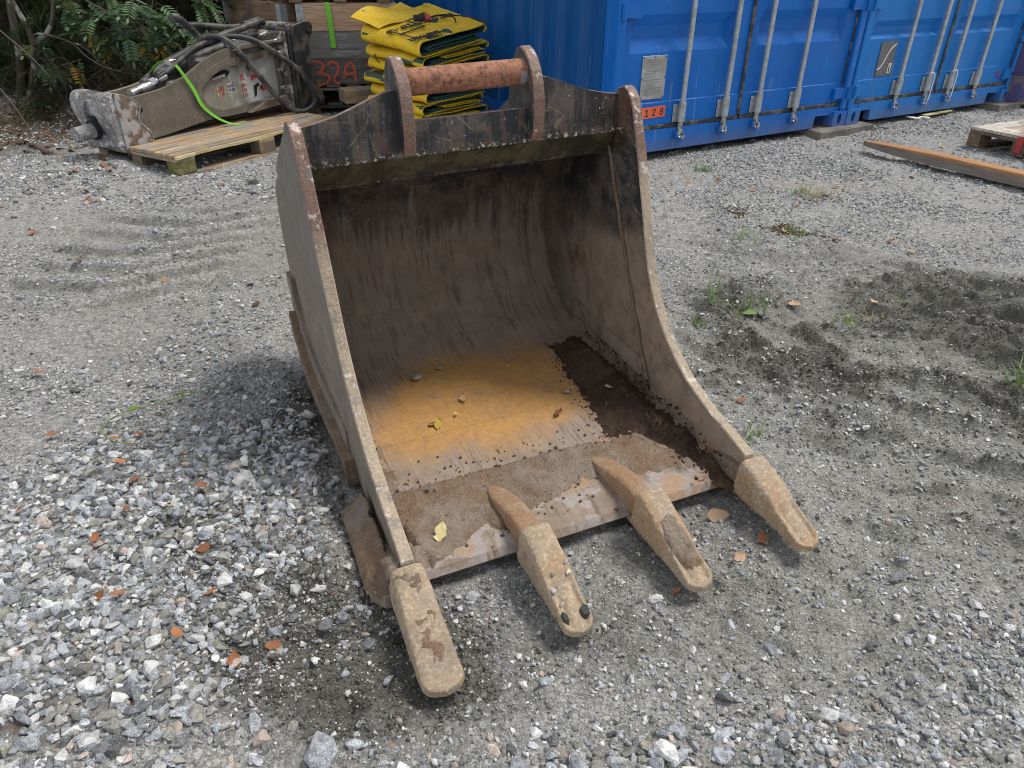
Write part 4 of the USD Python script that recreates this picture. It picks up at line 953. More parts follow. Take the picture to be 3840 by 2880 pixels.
# orange spray lettering 32A F on the lowest board
M_spray = simple('orange_spray_paint', (.62, .10, .035), .7, var=.3, scale=50, dirt=(.34, .09, .05), dirt_amt=.5, dirt_scale=50)
def stroke(pts, r=.0105):
    p = spline(pts, 26); q = np.c_[p[:, 0], np.full(26, -.0035), p[:, 1]]; v, f = tube(q, r * (1 + .12 * np.sin(np.arange(26) * 1.1)), 10); v = v.copy()
    v[:, 1] = -.0022 + (v[:, 1] + .0035) * .08; return v, f
S3 = [(.105, .335), (.14, .340), (.185, .315), (.165, .275), (.125, .255), (.185, .250), (.225, .215), (.19, .175), (.115, .165)]
S2 = [(.225, .310), (.255, .338), (.300, .315), (.30, .265), (.262, .205), (.275, .178), (.310, .182)]
SA = [[(.350, .205), (.355, .25), (.385, .315), (.42, .325), (.440, .28), (.445, .185)], [(.365, .235), (.40, .245), (.44, .24)], [(.350, .205), (.362, .26), (.370, .235)]]
SF = [[(.56, .30), (.565, .33), (.62, .335), (.66, .33)], [(.58, .32), (.60, .27), (.605, .215), (.615, .20)], [(.60, .275), (.64, .28)]]
sp_z = -.055
spr = lambda L_: cat(*[stroke([(x * .98 - .015, z + sp_z + .04) for x, z in q]) for q in L_])
part(cr, 'sprayed_number', spr([S3]), M_spray); part(cr, 'sprayed_number', spr([S2]), M_spray); part(cr, 'sprayed_letter', spr(SA), M_spray); part(cr, 'sprayed_letter', spr(SF), M_spray)
for txt, x0 in (('Sve', .215), ('kni', .452)):
    t = tm(meshkit.text_mesh(txt, .030, .0006)); part(cr, 'print', (np.c_[t[0][:, 0] + x0, -.0012 - t[0][:, 2] * .3, t[0][:, 1] + .235 + sp_z + .04], t[1]), M_grey_print)
def small_pallet(label, T, rz, W_, D_, blk, top, chip=False):
    """seen from its short end: boards run away from the viewer"""
    t = thing('wooden_pallet', label, 'pallet', T, rz, None)
    for q in range(5): part(t, 'deck_board', board(q * (W_ - .12) / 4, q * (W_ - .12) / 4 + .118, 0, D_, .122, .144), top)
    for y0 in (0, D_ / 2 - .07, D_ - .145): part(t, 'cross_board', board(0, W_, y0, y0 + .143, .100, .1215), top)
    for y0 in (0, D_ / 2 - .07, D_ - .145):
        for x0 in (0, W_ / 2 - .05, W_ - .1): part(t, 'block', rough_up(subdiv(box(x0, x0 + .1, y0, y0 + .14, .0225, .0995, .004), .05), .003 if chip else .0015, 30, int(x0 * 50)), blk)
    for x0 in (0, W_ / 2 - .05, W_ - .1): part(t, 'runner', board(x0, x0 + .1, 0, D_, .0, .022), top)
    return t
small_pallet('grey pallet under the wooden crate', (CRP[0], CRP[1], cz + .001), CRA, .80, 1.2, M_chip, M_crate_dark)
small_pallet('dark pallet with chipboard blocks lying on top of the crate', (*along(CRP, CRA, -.045, -.02, 0)[:2], cz + .146 + .615 + .002), CRA, .80, 1.2, M_chip, M_woodbrown, True)
if cz > .02: small_pallet('lower grey pallet hidden in the shade beneath the crate', (*along(CRP, CRA, .0, .03, 0)[:2], cz - .144), CRA, .80, 1.2, M_chip, M_crate_dark)
M_lime = simple('lime_green_strap', (.16, .50, .035), .65, var=.12, scale=300)
sg = along(CRP, CRA, .245, -.012, 0)
P_ = [along(CRP, CRA, .247 + .03 * t - .014 * t * t, -.014 - .004 * math.sin(6 * t), cz + .146 + .62 - .335 * t) for t in np.linspace(0, 1, 12)]
single('strap_end', ribbon(P_, np.array([math.cos(CRA), math.sin(CRA), 0]) * .042, .0018), M_lime, 'lime green strap end hanging down the front of the crate', 'strap')
# second, older crate stack in the shade to the left
c2p = np.array([-2.52, 6.95]); c2r = math.radians(-38)
crate('older dark crate in shade left of the sprayed crate', (c2p[0], c2p[1], cz), c2r, .80, 1.2, (M_woodbrown, M_woodbrown, M_woodbrown), .146)
small_pallet('pallet under the older dark crate', (c2p[0], c2p[1], cz + .001), c2r, .80, 1.2, M_chip, M_woodbrown)
M_teal = simple('dark_green_plastic', (.012, .085, .055), .45, var=.2)
gp = along(CRP, CRA, -.34, .32, 0)
gt = thing('green_box', 'dark green plastic box on top of the older crate', 'box', (gp[0], gp[1], cz + .146 + .615 + .05), CRA)
part(gt, 'body', box(-.25, .28, 0, .4, .0, .32, .02), M_teal); part(gt, 'rim', box(-.265, .295, -.015, .415, .3205, .35, .008), M_teal)
bp = along(CRP, CRA, .42, -.34, 0)
single('wood_block', rough_up(subdiv(box(-.13, .13, -.1, .1, 0, .10, .004), .06), .002, 12, 4), M_wood, 'small brown wooden block standing on the ground before the crate', 'wood block', T=(bp[0], bp[1], Hs(bp[0], bp[1]) + .14), rz=.5)

# rusty fork tine on the gravel at right
b = B('rusty_fork_steel'); P = b.obj(); X, Y, Z = b.xyz(P); nm = b.noise(b.scale(P, (4., 30., 30.)), 1.0, 5.0, .65); nf = b.noise(P, 110., 4., .7)
c = b.mx(nm, (.25, .115, .042), (.42, .225, .10)); c = b.mx(b.mul(b.step(nf, .55, .68), .6), c, (.16, .07, .03))
sd = b.mx(nm, (.10, .078, .060), (.235, .205, .18)); c = b.mx(b.step(b.plus(Z, b.mul(b.plus(nf, -.5), .012)), .052, .060), sd, c)
M_tine = b.done(b.pbsdf(base_color=c, roughness=.75, specular_ior_level=.35, normal=b.bump(nf, .002, .8)))
ta, tb = np.array([2.60, 5.49]), np.array([3.90, 3.33]); td = (tb - ta) / np.linalg.norm(tb - ta); TL = float(np.linalg.norm(tb - ta))
tn = thing('fork_tine', 'long rusty steel fork tine lying on the gravel in front of the pallet', 'fork tine', (ta[0], ta[1], .032), math.atan2(td[1], td[0]))
sts = []
for t in (0, .015, .05, .12, .22, .35, .5, .7, .85, 1.0):
    x = t * TL; w_ = np.interp(t, [0, .015, .12, .35, 1], [.024, .040, .050, .055, .056]); zt = np.interp(t, [0, .05, .2, 1], [.056, .062, .074, .080]); zb = np.interp(t, [0, .12, .3, 1], [.024, .006, .0, .0])
    sts.append(np.array([[x, -w_, zb], [x, w_, zb], [x, w_, zt - .004], [x, w_ - .004, zt], [x, -w_ + .004, zt], [x, -w_, zt - .004]]))
part(tn, 'blade', loft(sts), M_tine)

# ------------------------------------------------------------------ yellow folded tarpaulins
def cloth(name, col, dirtc, rough=.42):
    b = B(name); P = b.pos(); n = b.noise(P, 5.0, 5.0, .6); f = b.noise(P, 34.0, 5.0, .7)
    c = b.mx(n, tuple(.86 * q for q in col), tuple(min(1, 1.1 * q) for q in col)); c = b.mx(b.mul(b.step(f, .56, .72), .5), c, dirtc)
    return b.done(b.pbsdf(base_color=c, roughness=rough, specular_ior_level=.45, normal=b.bump(b.plus(b.noise(P, 11., 4., .6), b.mul(f, .25)), .012, .7)))
M_yel = cloth('yellow_tarpaulin', (.70, .46, .012), (.40, .26, .03))
M_grn = cloth('green_tarpaulin_lining', (.035, .078, .062), (.022, .045, .037), .5)
M_blk = simple('black_webbing', (.018, .018, .018), .8, var=.4)
TF = np.array([-.655, 5.44]); TA = math.radians(50.1)
trng = np.random.default_rng(71)
small_pallet('pallet under the stack of yellow tarpaulins', (*along(TF, TA, -.03, -.01, 0)[:2], .0), TA, .78, .78, M_blockw, M_wood)
TILT = [0.0]
def sheet(prof, y0, y1, th, seed, wav=.006, ny=14):
    """a folded sheet: profile in (x, z) drawn out along y, with slack and waves"""
    prof = np.asarray(prof, float); n = len(prof); ys = np.linspace(y0, y1, ny)
    t = np.gradient(prof, axis=0); t /= np.linalg.norm(t, axis=1, keepdims=True) + 1e-9; nn = np.stack([-t[:, 1], t[:, 0]], 1)
    rows = []
    tl = TILT[0]
    for side in (0, 1):
        for y in ys:
            q = prof + nn * (th * (side - .5)); wz = wav * (fb(q[:, 0] + 0 * y, np.full(n, y), 4.0, 3, seed) - .5) * 2 + .5 * wav * (fb(q[:, 0], np.full(n, y), 14.0, 2, seed + 3) - .5) * 2
            rows.append(np.c_[q[:, 0] + wav * (fb(np.full(n, y), q[:, 1] * 3, 5.0, 2, seed + 9) - .5), np.full(n, y) + .010 * (fb(q[:, 0], q[:, 1] * 4, 6.0, 2, seed + 5) - .5) * (1 if abs(y - y0) < .01 else 0), q[:, 1] + wz])
    v = np.vstack(rows); v[:, 2] += tl * (.08 * np.clip(v[:, 0] / .66, 0, 1.1) + .06 * np.clip(v[:, 1] / .6, 0, 1.1) + .05 * np.clip(v[:, 0] * v[:, 1] / .4, 0, 1.2)); A = grid_faces(ny, n); m_ = ny * n; F = [A, A[:, ::-1] + m_]; i = np.arange(n - 1)
    for r_ in (0, ny - 1): a = r_ * n + i; F += [np.stack([a, a + 1, a + 1 + m_], 1), np.stack([a, a + 1 + m_, a + m_], 1)]
    j = np.arange(ny - 1) * n
    for c_ in (0, n - 1): a = j + c_; F += [np.stack([a, a + n, a + n + m_], 1), np.stack([a, a + n + m_, a + m_], 1)]
    return v, np.vstack(F)
def arc(cx, cz_, r, a0, a1, n=9): return [(cx + r * math.cos(t), cz_ + r * math.sin(t)) for t in np.linspace(a0, a1, n)]
def lin(a, b_, n=16): return [tuple(np.array(a) + (np.array(b_) - np.array(a)) * t) for t in np.linspace(0, 1, n)]
z = .150; ths = [.080, .072, .078, .068, .080, .074, .105]
lab = ['lowest folded yellow tarpaulin of the stack, resting on the pallet', 'second folded tarpaulin from the bottom of the yellow stack', 'third folded tarpaulin from the bottom of the yellow stack', 'middle folded tarpaulin of the yellow stack', 'third folded tarpaulin from the top of the yellow stack', 'second folded tarpaulin from the top, tied with black cord', 'topmost yellow tarpaulin with printed letters, plug lying on it']
PI = math.pi
for q, th in enumerate(ths):
    TILT[0] = (q / 6.0) ** 1.5
    sx = trng.uniform(-.015, .03) if q < 6 else -.035; sy = trng.uniform(-.012, .02) if q < 6 else -.02; r = th / 2 - .004; x1 = .66 + trng.uniform(-.02, .03)
    tp = thing('folded_tarpaulin', lab[q], 'tarpaulin', (*along(TF, TA, sx, sy, 0)[:2], z), TA + trng.uniform(-.03, .03), 'folded yellow tarpaulins')
    lift = .02 if q == 6 else 0
    outer = lin((x1 - .02, .004), (r, .004))[:-1] + arc(r, r + .004, r, -PI / 2, -3 * PI / 2) + lin((r, 2 * r + .004), (x1, 2 * r + .004 - lift * .3), 18)[1:] + arc(x1, r * 1.45 + .004, r * .55, PI / 2, -PI / 2 * .9)[1:]
    inner = lin((x1 - .03, .011), (r * .9, .011))[:-1] + arc(r * .9, r + .004, r * .80, -PI / 2, -3 * PI / 2) + lin((r, 2 * r - .004), (x1 - .01, 2 * r - .004 - lift * .3), 18)[1:] + arc(x1 - .01, r * 1.45, r * .42, PI / 2, -PI / 2)[1:] + lin((x1 - .02, r * .98), (.10, r * .9), 12)[1:] + arc(.10, r * .72, r * .16, PI / 2, 3 * PI / 2)[1:] + lin((.10, r * .55), (x1 - .06, r * .5), 12)[1:]
    ymax = .60 + trng.uniform(-.02, .02)
    tw = part(tp, 'cover', sheet(outer, 0, ymax, .0055, 100 + q, .013), M_yel, smooth=45)
    part(tp, 'lining', sheet(inner, .004, ymax - .01, .006, 140 + q, .012), M_grn, smooth=45)
    if q in (0, 1, 3, 5):
        mid_ = lin((.60, r * 1.2), (.22, r * 1.35), 14) + arc(.22, r * 1.2, r * .16, PI / 2, 3 * PI / 2)[1:] + lin((.22, r * 1.02), (.64, r * .8), 12)[1:]
        part(tp, 'inner_fold', sheet(mid_, -.012, ymax - .03, .005, 170 + q, .010), M_yel, smooth=45)
    if q < 6:
        yy_ = trng.uniform(.12, .5)
        lp = [(-.006, yy_, r), (-.004, yy_ + .01, th * .8), (.06, yy_ + .02, th + .004), (.14, yy_ + .03, th + .003)]
        part(tp, 'cord', tube(spline([(.12, yy_ - .01, .000), (.03, yy_, .001)] + lp, 24), .0045, 6), M_blk)
        ds = [(x1 - .02, .02, th * .6), (x1 + .04, -.012, th * .45), (x1 + .05 + trng.uniform(-.03, .02), -.02, th * .1), (x1 + .02, -.015, -.03)]
        part(tp, 'cord', tube(spline(ds, 18), .004, 6), M_blk)
    if q == 6:
        zt = 2 * r + .004
        zf = lambda x, y: zt + .0155
        def lay(mesh, x, y, rot, zz=.0): m_ = xf(mesh, (0, 0, 0), rz=rot); v_ = m_[0] + np.array([x, y, zt + .0115 + zz]); v_[:, 2] += .08 * v_[:, 0] / .66 + .06 * v_[:, 1] / .6 + .05 * v_[:, 0] * v_[:, 1] / .4; return v_, m_[1]
        # lettering reads from the far side, upside down for the viewer
        part(tw, 'lettering', lay(tm(meshkit.text_mesh('INSTANT', .050, .004, True)), .262, .075, PI), M_blk)
        part(tw, 'lettering', lay(tm(meshkit.text_mesh('ZIP-UP', .048, .0015, True)), .185, .225, PI / 2 + PI), M_blk) if False else part(tw, 'lettering', lay(tm(meshkit.text_mesh('ZIP-UP', .050, .004, True)), .235, .33, PI), M_blk)
        part(tw, 'lettering', lay(tm(meshkit.text_mesh('FAST 7P-5T0000', .036, .004)), .62, .30, PI), M_blk)
        part(tw, 'printed_line', cat(*[lay(subdiv(box(*bb, 0, .004), .05), 0, 0, 0) for bb in ((.02, .030, .05, .33), (.03, .30, .035, .048), (.03, .27, .20, .213), (.26, .272, .20, .40))]), M_blk)
        for (x_, y_) in ((.50, .12), (.10, .60)): 
            hz_ = zt + .12 * x_ + .10 * y_ + .125 * x_ * y_; hk = [(x_, y_, hz_ + .012), (x_ + .02, y_ + .05, hz_ + .045), (x_ + .01, y_ + .10, hz_ + .045), (x_ - .02, y_ + .13, hz_ + .036)]
            part(tp, 'rubber_tie', tube(spline(hk, 14), .006, 6), M_blk)
        # raised rear corner
        fl_ = np.array([[.05, .60, zt + .005], [.40, .62, zt + .008], [.36, .40, zt + .009], [.10, .70, zt + .10], [.16, .69, zt + .085]])
        gx_, gy_ = np.meshgrid(np.linspace(0, 1, 14), np.linspace(0, 1, 10), indexing='ij')
        fv = np.stack([.02 + .50 * gx_, .42 + .30 * gy_, zt + .014 + .08 * (.02 + .50 * gx_) / .66 + .06 * (.42 + .30 * gy_) / .6 + .05 * (.02 + .50 * gx_) * (.42 + .30 * gy_) / .4 + .06 * gy_ ** 1.6 * np.exp(-((gx_ - .22) / .32) ** 2) + .008 * np.sin(9 * gx_ + 4 * gy_)], -1).reshape(-1, 3)
        fm = grid_faces(14, 10); part(tp, 'flap', cat((fv, fm), (fv - np.array([0, 0, .005]), fm[:, ::-1])), M_yel, smooth=45)
        for xy in ((.13, .70), (.62, .55)): part(tp, 'eyelet', xf(tm(trimesh.creation.torus(.011, .0035, 16, 8)), (xy[0], xy[1], zt + .020 + .12 * xy[0] + .10 * xy[1] + .125 * xy[0] * xy[1] + (.04 if xy[1] > .6 else 0))), M_galv, smooth=True)
    z += th + .003
ztop = z + .012 + .085
pg = thing('cable_plug', 'black power plug with red ring lying on the top tarpaulin', 'plug', (*along(TF, TA, .28, .36, 0)[:2], ztop + .012), TA + 1.05 - 1.57)
part(pg, 'body', tube(np.array([(0, 0, 0), (.004, 0, 0), (.07, 0, 0), (.074, 0, 0), (.085, 0, 0)]), np.array([.018, .0215, .0215, .019, .019]), 16), M_blk, smooth=40)
part(pg, 'ring', cyl((.085, 0, 0), (.125, 0, 0), .0205, 16), simple('red_plug_ring', (.45, .03, .06), .45, var=.15), smooth=40)
for k in (-1, 1): part(pg, 'pin', cyl((-.02, .007 * k, 0), (.0, .007 * k, 0), .0025, 8), M_galv)
part(pg, 'cable', tube(spline([(.125, 0, 0), (.18, .01, .012), (.26, .05, .012), (.36, .05, .006), (.44, -.02, -.006), (.50, -.14, -.03)], 30), .0065, 8), M_blk, smooth=True)
lg = along(TF, TA, .03, -.13, 0)
single('strap_loop', ribbon(spline([(0, 0, .15), (.06, .03, .20), (.12, .06, .215), (.18, .1, .17)], 14), (.01, -.045, 0), .002), M_lime, 'lime green strap bulging up in front of the tarpaulin stack', 'strap', T=(lg[0], lg[1], 0))

# ------------------------------------------------------------------ hydraulic breaker lying on the pallet
b = B('worn_breaker_steel'); P = b.obj(); n = b.noise(P, 7.0, 6.0, .65); f = b.noise(P, 60., 5., .72)
scr = b.noise(b.scale(P, (90., 90., 14.), rot=(0, .6, 0)), 1.0, 4.0, .65, 1.2); scr2 = b.noise(b.scale(P, (11., 75., 75.), rot=(0, .35, 0)), 1.0, 4.0, .65, 1.5)
c = b.mx(n, (.085, .072, .056), (.19, .162, .13)); c = b.mx(b.mul(b.step(f, .52, .66), .6), c, (.09, .072, .052))
c = b.mx(b.mul(b.step(scr, .80, .9), .6), c, (.33, .30, .26)); c = b.mx(b.mul(b.step(scr2, .80, .9), .6), c, (.055, .046, .037))
M_brk = b.done(b.pbsdf(base_color=c, roughness=.62, metallic=.15, normal=b.bump(b.plus(n, b.mul(f, .5)), .003, .7)))
b = B('worn_panel_paint'); P = b.obj(); X, Y, Z = b.xyz(P); n = b.noise(P, 6.0, 5.0, .65); f = b.noise(P, 40., 5., .75)
c = b.mx(b.step(b.plus(X, b.mul(n, .3)), .92, 1.08), b.mx(n, (.16, .145, .115), (.27, .25, .20)), b.mx(n, (.30, .305, .295), (.44, .445, .435)))
c = b.mx(b.mul(b.step(f, .72, .82), .8), c, (.13, .08, .045)); c = b.mx(b.mul(b.step(b.noise(P, 15., 5., .7), .66, .82), .6), c, (.10, .07, .045))
M_panel = b.done(b.pbsdf(base_color=c, roughness=.6, normal=b.bump(f, .002, .6)))
b = B('cast_nose_steel'); P = b.obj(); n = b.noise(P, 12.0, 6.0, .7); f = b.noise(P, 70., 5., .75)
c = b.mx(n, (.16, .165, .17), (.33, .335, .34)); c = b.mx(b.mul(b.step(f, .54, .66), .8), c, (.15, .095, .065)); c = b.mx(b.mul(b.step(b.noise(P, 22., 4., .7), .60, .67), .8), c, (.55, .55, .54))
M_nose = b.done(b.pbsdf(base_color=c, roughness=.55, metallic=.35, normal=b.bump(b.plus(n, f), .006, .8)))
M_nosel = simple('brown_nose_side', (.17, .12, .085), .6, metal=.2, var=.5, scale=25, bump=.004, dirt=(.33, .32, .31), dirt_amt=.5, dirt_scale=12)
M_dark = simple('black_bracket_paint', (.018, .018, .019), .55, var=.5, scale=14, bump=.002, dirt=(.075, .06, .048), dirt_amt=.45, dirt_scale=11)
M_flange = simple('flange_steel', (.085, .07, .055), .6, metal=.2, var=.5, scale=18, bump=.003, dirt=(.34, .32, .29), dirt_amt=.45, dirt_scale=16)
M_hose = simple('black_rubber_hose', (.021, .021, .022), .6, var=.35, scale=30, dirt=(.075, .07, .062), dirt_amt=.5, dirt_scale=9)
M_chrome = simple('chromed_coupling', (.55, .55, .54), .3, metal=.85, var=.25, scale=25, dirt=(.2, .19, .18), dirt_amt=.45, dirt_scale=16)
M_hole = simple('dark_hole', (.008, .008, .008), .9)
hb = thing('hydraulic_breaker', 'grey hydraulic breaker with black bracket and hoses lying on the wooden pallet', 'hydraulic breaker', (-2.455, 4.924, 0), math.radians(60))
bot = [(-.06, .150), (.2, .168), (.434, .196), (.70, .215), (1.0, .232), (1.262, .250)]
topc = [(1.262, .672), (1.15, .664), (1.0, .662), (.80, .650), (.68, .624), (.59, .594), (.50, .553), (.40, .507), (.30, .474), (.2, .452), (.08, .438), (-.06, .428)]
hole = [(.487, .401), (.492, .36), (.510, .318), (.540, .285), (.580, .260), (.63, .245), (.70, .240), (.80, .242), (.95, .250), (1.10, .262), (1.255, .274), (1.255, .588), (1.18, .582), (1.05, .570), (.92, .558), (.82, .550), (.738, .540), (.66, .518), (.595, .490), (.545, .460), (.505, .430)]
outline = bot + topc
for y0, y1, hl in ((0.0, .028, hole), (.300, .328, None)):
    (v, f), e = prism(outline, y0, y1, 'xz', .004 if hl is None else 0.0, hl)
    sp = part(hb, 'side_plate', (v, f), M_brk)
    if hl is not None:
        hp = Polygon(hole); ro = np.array(hp.buffer(.036).exterior.coords)[:-1]; ri = np.array(hp.buffer(.004).exterior.coords)[:-1]
        keep = shapely.intersection(hp.buffer(.036).difference(hp.buffer(.002)), shapely.box(0, 0, 1.258, 1))
        part(sp, 'rim', prism_m(np.array(keep.exterior.coords)[:-1], -.012, -.0005, 'xz', 0, None if not keep.interiors else np.array(keep.interiors[0].coords)[:-1]), M_brk)
        part(sp, 'rim_inner', prism_m(np.array(hp.buffer(.0015).exterior.coords)[:-1], -.010, .034, 'xz', 0, np.array(hp.buffer(-.012).exterior.coords)[:-1]), M_brk)
        pn = part(sp, 'recessed_panel', prism_m(np.array(hp.buffer(-.002).exterior.coords)[:-1], .030, .045, 'xz'), M_panel)
        for hx, hz in ((.01, .347), (.026, .2)): part(sp, 'bolt_hole', xf(cyl((0, -.0015, 0), (0, .004, 0), .0165, 20), (hx, 0, hz)), M_hole)
part(hb, 'body', cat(box(-.02, 1.26, .055, .29, .20, .36, .02), box(.3, 1.26, .06, .28, .30, .48, .02), box(.55, 1.26, .06, .28, .40, .60, .02)), M_dark)
part(hb, 'valve_block', box(.90, 1.10, .06, .22, .60, .70, .008), M_galv)
# slot, stickers, mark and number on the recessed panel (its face is at y = .030)
slot = [(.635, .478), (.66, .49), (.70, .502), (.765, .508), (.79, .500), (.795, .486), (.775, .470), (.74, .461), (.66, .453), (.637, .460)]
part(hb, 'slot', prism_m(slot, .0255, .0296, 'xz'), M_hole)
part(hb, 'slot_bar', prism_m([(.625, .452), (.745, .466), (.745, .484), (.63, .470)], .012, .0250, 'xz', .002), M_galv)
redp = [[(.985, .452), (1.105, .438), (1.098, .418), (1.005, .430), (1.008, .412), (.990, .414)], [(1.105, .438), (1.128, .352), (1.104, .330), (1.086, .420)], [(1.104, .330), (1.078, .325), (1.066, .352), (1.090, .358)]]
part(hb, 'red_mark', cat(*[prism_m(q, .0272, .0297 - .0003 * k, 'xz') for k, q in enumerate(redp)]), M_red)
part(hb, 'black_mark', cat(prism_m([(1.0, .372), (1.045, .390), (1.06, .372), (1.03, .358), (1.015, .300), (.995, .295)], .0270, .0297, 'xz'), prism_m([(1.07, .37), (1.09, .365), (1.075, .34), (1.055, .345)], .0266, .0294, 'xz')), M_black)
M_redworn = simple('worn_red_print', (.33, .05, .035), .6, var=.4, scale=60)
t4 = tm(meshkit.text_mesh('el 455', .040, .0008, True)); t4 = xf(t4, rz=-PI / 2); part(hb, 'lettering', (np.c_[t4[0][:, 0] + .888, .0292 - t4[0][:, 2], t4[0][:, 1] + .468], t4[1]), M_redworn)
M_stk = simple('worn_sticker', (.38, .36, .32), .6, var=.5, scale=50, dirt=(.15, .09, .06), dirt_amt=.6, dirt_scale=24)
for q, (x0, z0) in enumerate(((.665, .335), (.760, .350))):
    sk = part(hb, 'sticker', prism_m([(x0, z0), (x0 + .062, z0 + .008), (x0 + .058, z0 + .075), (x0 - .004, z0 + .066)], .0288, .0297, 'xz'), M_stk)
    for a_, c_ in ((.018, .020), (.042, .022), (.017, .045), (.041, .048)):
        part(sk, 'print', (lambda m_: (np.c_[m_[0][:, 0] + x0 + a_, .0286 - m_[0][:, 2], m_[0][:, 1] + z0 + c_], m_[1]))(tm(trimesh.creation.cylinder(.0095, .0004, sections=14))), M_redworn if q == 0 else M_indigo)
part(hb, 'plug', cat(xf(cyl((0, .012, 0), (0, .030, 0), .030, 20), (.985, 0, .505)), xf(cyl((0, .004, 0), (0, .012, 0), .017, 6), (.985, 0, .505))), M_flange, smooth=40)
part(hb, 'lower_lip', prism_m([(.86, .205), (1.26, .225), (1.26, .29), (1.0, .262)], -.055, .0, 'xz', .004), M_brk)
part(hb, 'upper_lip', prism_m([(.82, .632), (1.26, .655), (1.26, .675), (.90, .668)], -.03, .0, 'xz', .003), M_brk)
# flange with bolts, black bracket behind it
fl = part(hb, 'flange', rough_up(subdiv(box(1.264, 1.296, -.085, .40, .175, .728, .012), .1), .002, 12, 3), M_flange)
for y_, z_ in ((-.045, .67), (-.05, .585), (-.05, .47), (-.05, .34), (-.045, .235), (.10, .70), (.22, .70)):
    part(fl, 'bolt', cat(cyl((1.225, y_, z_), (1.266, y_, z_), .019, 6), cyl((1.196, y_, z_), (1.226, y_, z_), .012, 12)), M_bolt)
part(hb, 'bracket_plate', box(1.298, 1.325, -.10, .42, .17, .75, .006), M_dark)
ear = [(1.326, .16), (1.36, .150), (1.46, .148), (1.55, .155), (1.585, .185), (1.590, .235), (1.565, .285), (1.525, .325), (1.500, .38), (1.490, .48), (1.490, .60), (1.500, .66), (1.530, .70), (1.542, .740), (1.530, .775), (1.500, .793), (1.465, .793), (1.326, .768)]
for y0 in (-.118, .395):
    (v, f), e = prism(ear, y0, y0 + .038, 'xz', .005); ep = part(hb, 'bracket_ear', (v, f), M_dark)
    for px_, pz_ in ((1.497, .745), (1.545, .215)): part(ep, 'boss', xf(cyl((0, -.006, 0), (0, .0, 0), .034, 22), (px_, y0 if y0 < 0 else y0, pz_)), M_dark, smooth=40)
for px_, pz_ in ((1.497, .745), (1.545, .215)): part(hb, 'pin', cyl((px_, -.09, pz_), (px_, .40, pz_), .026, 18), M_flange, smooth=40)
for z_ in (.30, .50): part(hb, 'rib', box(1.326, 1.44, -.075, .39, z_, z_ + .022, .003), M_dark)
for y_ in (-.03, .12, .30): part(hb, 'rib', box(1.3262, 1.42, y_, y_ + .022, .18, .74, .003), M_dark)
# nose: two cheek castings round the chisel
cheek = [(-.222, .466), (-.185, .474), (-.10, .455), (-.035, .405), (-.022, .36), (-.045, .315), (-.030, .262), (.005, .225), (.022, .185), (.018, .140), (-.02, .118), (-.12, .108), (-.185, .112), (-.215, .150), (-.212, .205), (-.238, .300), (-.258, .380), (-.248, .440)]
for y0, y1 in ((-.022, .088), (.205, .315)):
    m_ = prism_m(spline(cheek + cheek[:1], 60)[:-1], y0, y1, 'xz', .0); part(hb, 'nose_cheek', blobby(m_, .016, 6), M_nose, smooth=50)
(v, f), e = prism(np.array(Polygon(spline(cheek + cheek[:1], 60)[:-1]).intersection(shapely.box(-.17, 0, 1, 1)).exterior.coords)[:-1], -.030, -.020, 'xz', .003); part(hb, 'cheek_cover', (v, f), M_nosel)
part(hb, 'weld_bead', tube(spline([(-.06, -.027, .432), (-.02, -.027, .395), (-.012, -.027, .36), (-.032, -.027, .315), (-.018, -.027, .262), (.016, -.027, .225), (.032, -.027, .185), (.028, -.027, .138)], 40), .006, 8), M_nose, smooth=True)
part(hb, 'nose_bridge', blobby(box(-.235, -.08, .06, .235, .14, .22), .02, 4), M_nose, smooth=50)
part(hb, 'nose_bridge', blobby(box(-.225, -.08, .06, .235, .33, .42), .02, 4), M_nose, smooth=50)
part(hb, 'chisel', blobby(cat(cyl((-.385, .145, .238), (-.05, .145, .262), .046, 20)), .02, 3), M_nose, smooth=50)
part(hb, 'socket', xf(cyl((-.262, .145, .250), (-.235, .145, .2515), .062, 22), (0, 0, 0)), M_hole)
# hoses, coupling, lime strap
def hose(P_, r, n=60, nm='hose'): return part(hb, nm, tube(spline(P_, n), r, 10), M_hose, smooth=True)
hose([(.26, .12, .495), (.36, .12, .538), (.50, .12, .606), (.62, .11, .664), (.80, .07, .712), (.96, .0, .706), (1.10, -.05, .640), (1.23, -.08, .548), (1.335, -.13, .45), (1.42, -.15, .305), (1.43, -.15, .215), (1.36, -.14, .165), (1.27, -.12, .165), (1.15, -.09, .245), (1.05, -.07, .365), (.955, -.05, .50), (.87, -.02, .625), (.79, .03, .712), (.70, .10, .722), (.65, .14, .675)], .0195  , 130)
hose([(.22, .22, .462), (.40, .24, .545), (.58, .25, .605), (.80, .24, .665), (.95, .22, .70)], .029)
hose([(.30, .17, .500), (.42, .18, .535), (.56, .18, .56), (.70, .18, .60), (.9, .16, .64)], .030)
hose([(.575, .25, .848), (.62, .25, .842), (.668, .25, .808), (.73, .25, .752), (.775, .25, .68), (.80, .22, .60)], .024)
hose([(.80, .20, .675), (.951, .2, .714), (1.10, .2, .742), (1.244, .2, .773), (1.36, .22, .775)], .026)
hose([(.78, .44, .772), (.976, .45, .762), (1.172, .45, .739), (1.338, .45, .734)], .023)
cp = part(hb, 'coupling', cat(cyl((.085, .12, .437), (.20, .12, .468), .030, 24), cyl((.20, .12, .468), (.245, .12, .480), .034, 8), cyl((.245, .12, .480), (.335, .12, .508), .0225, 20)), M_chrome, smooth=35)
part(cp, 'dust_cap', cyl((.050, .12, .428), (.086, .12, .437), .034, 24), M_chrome, smooth=35)
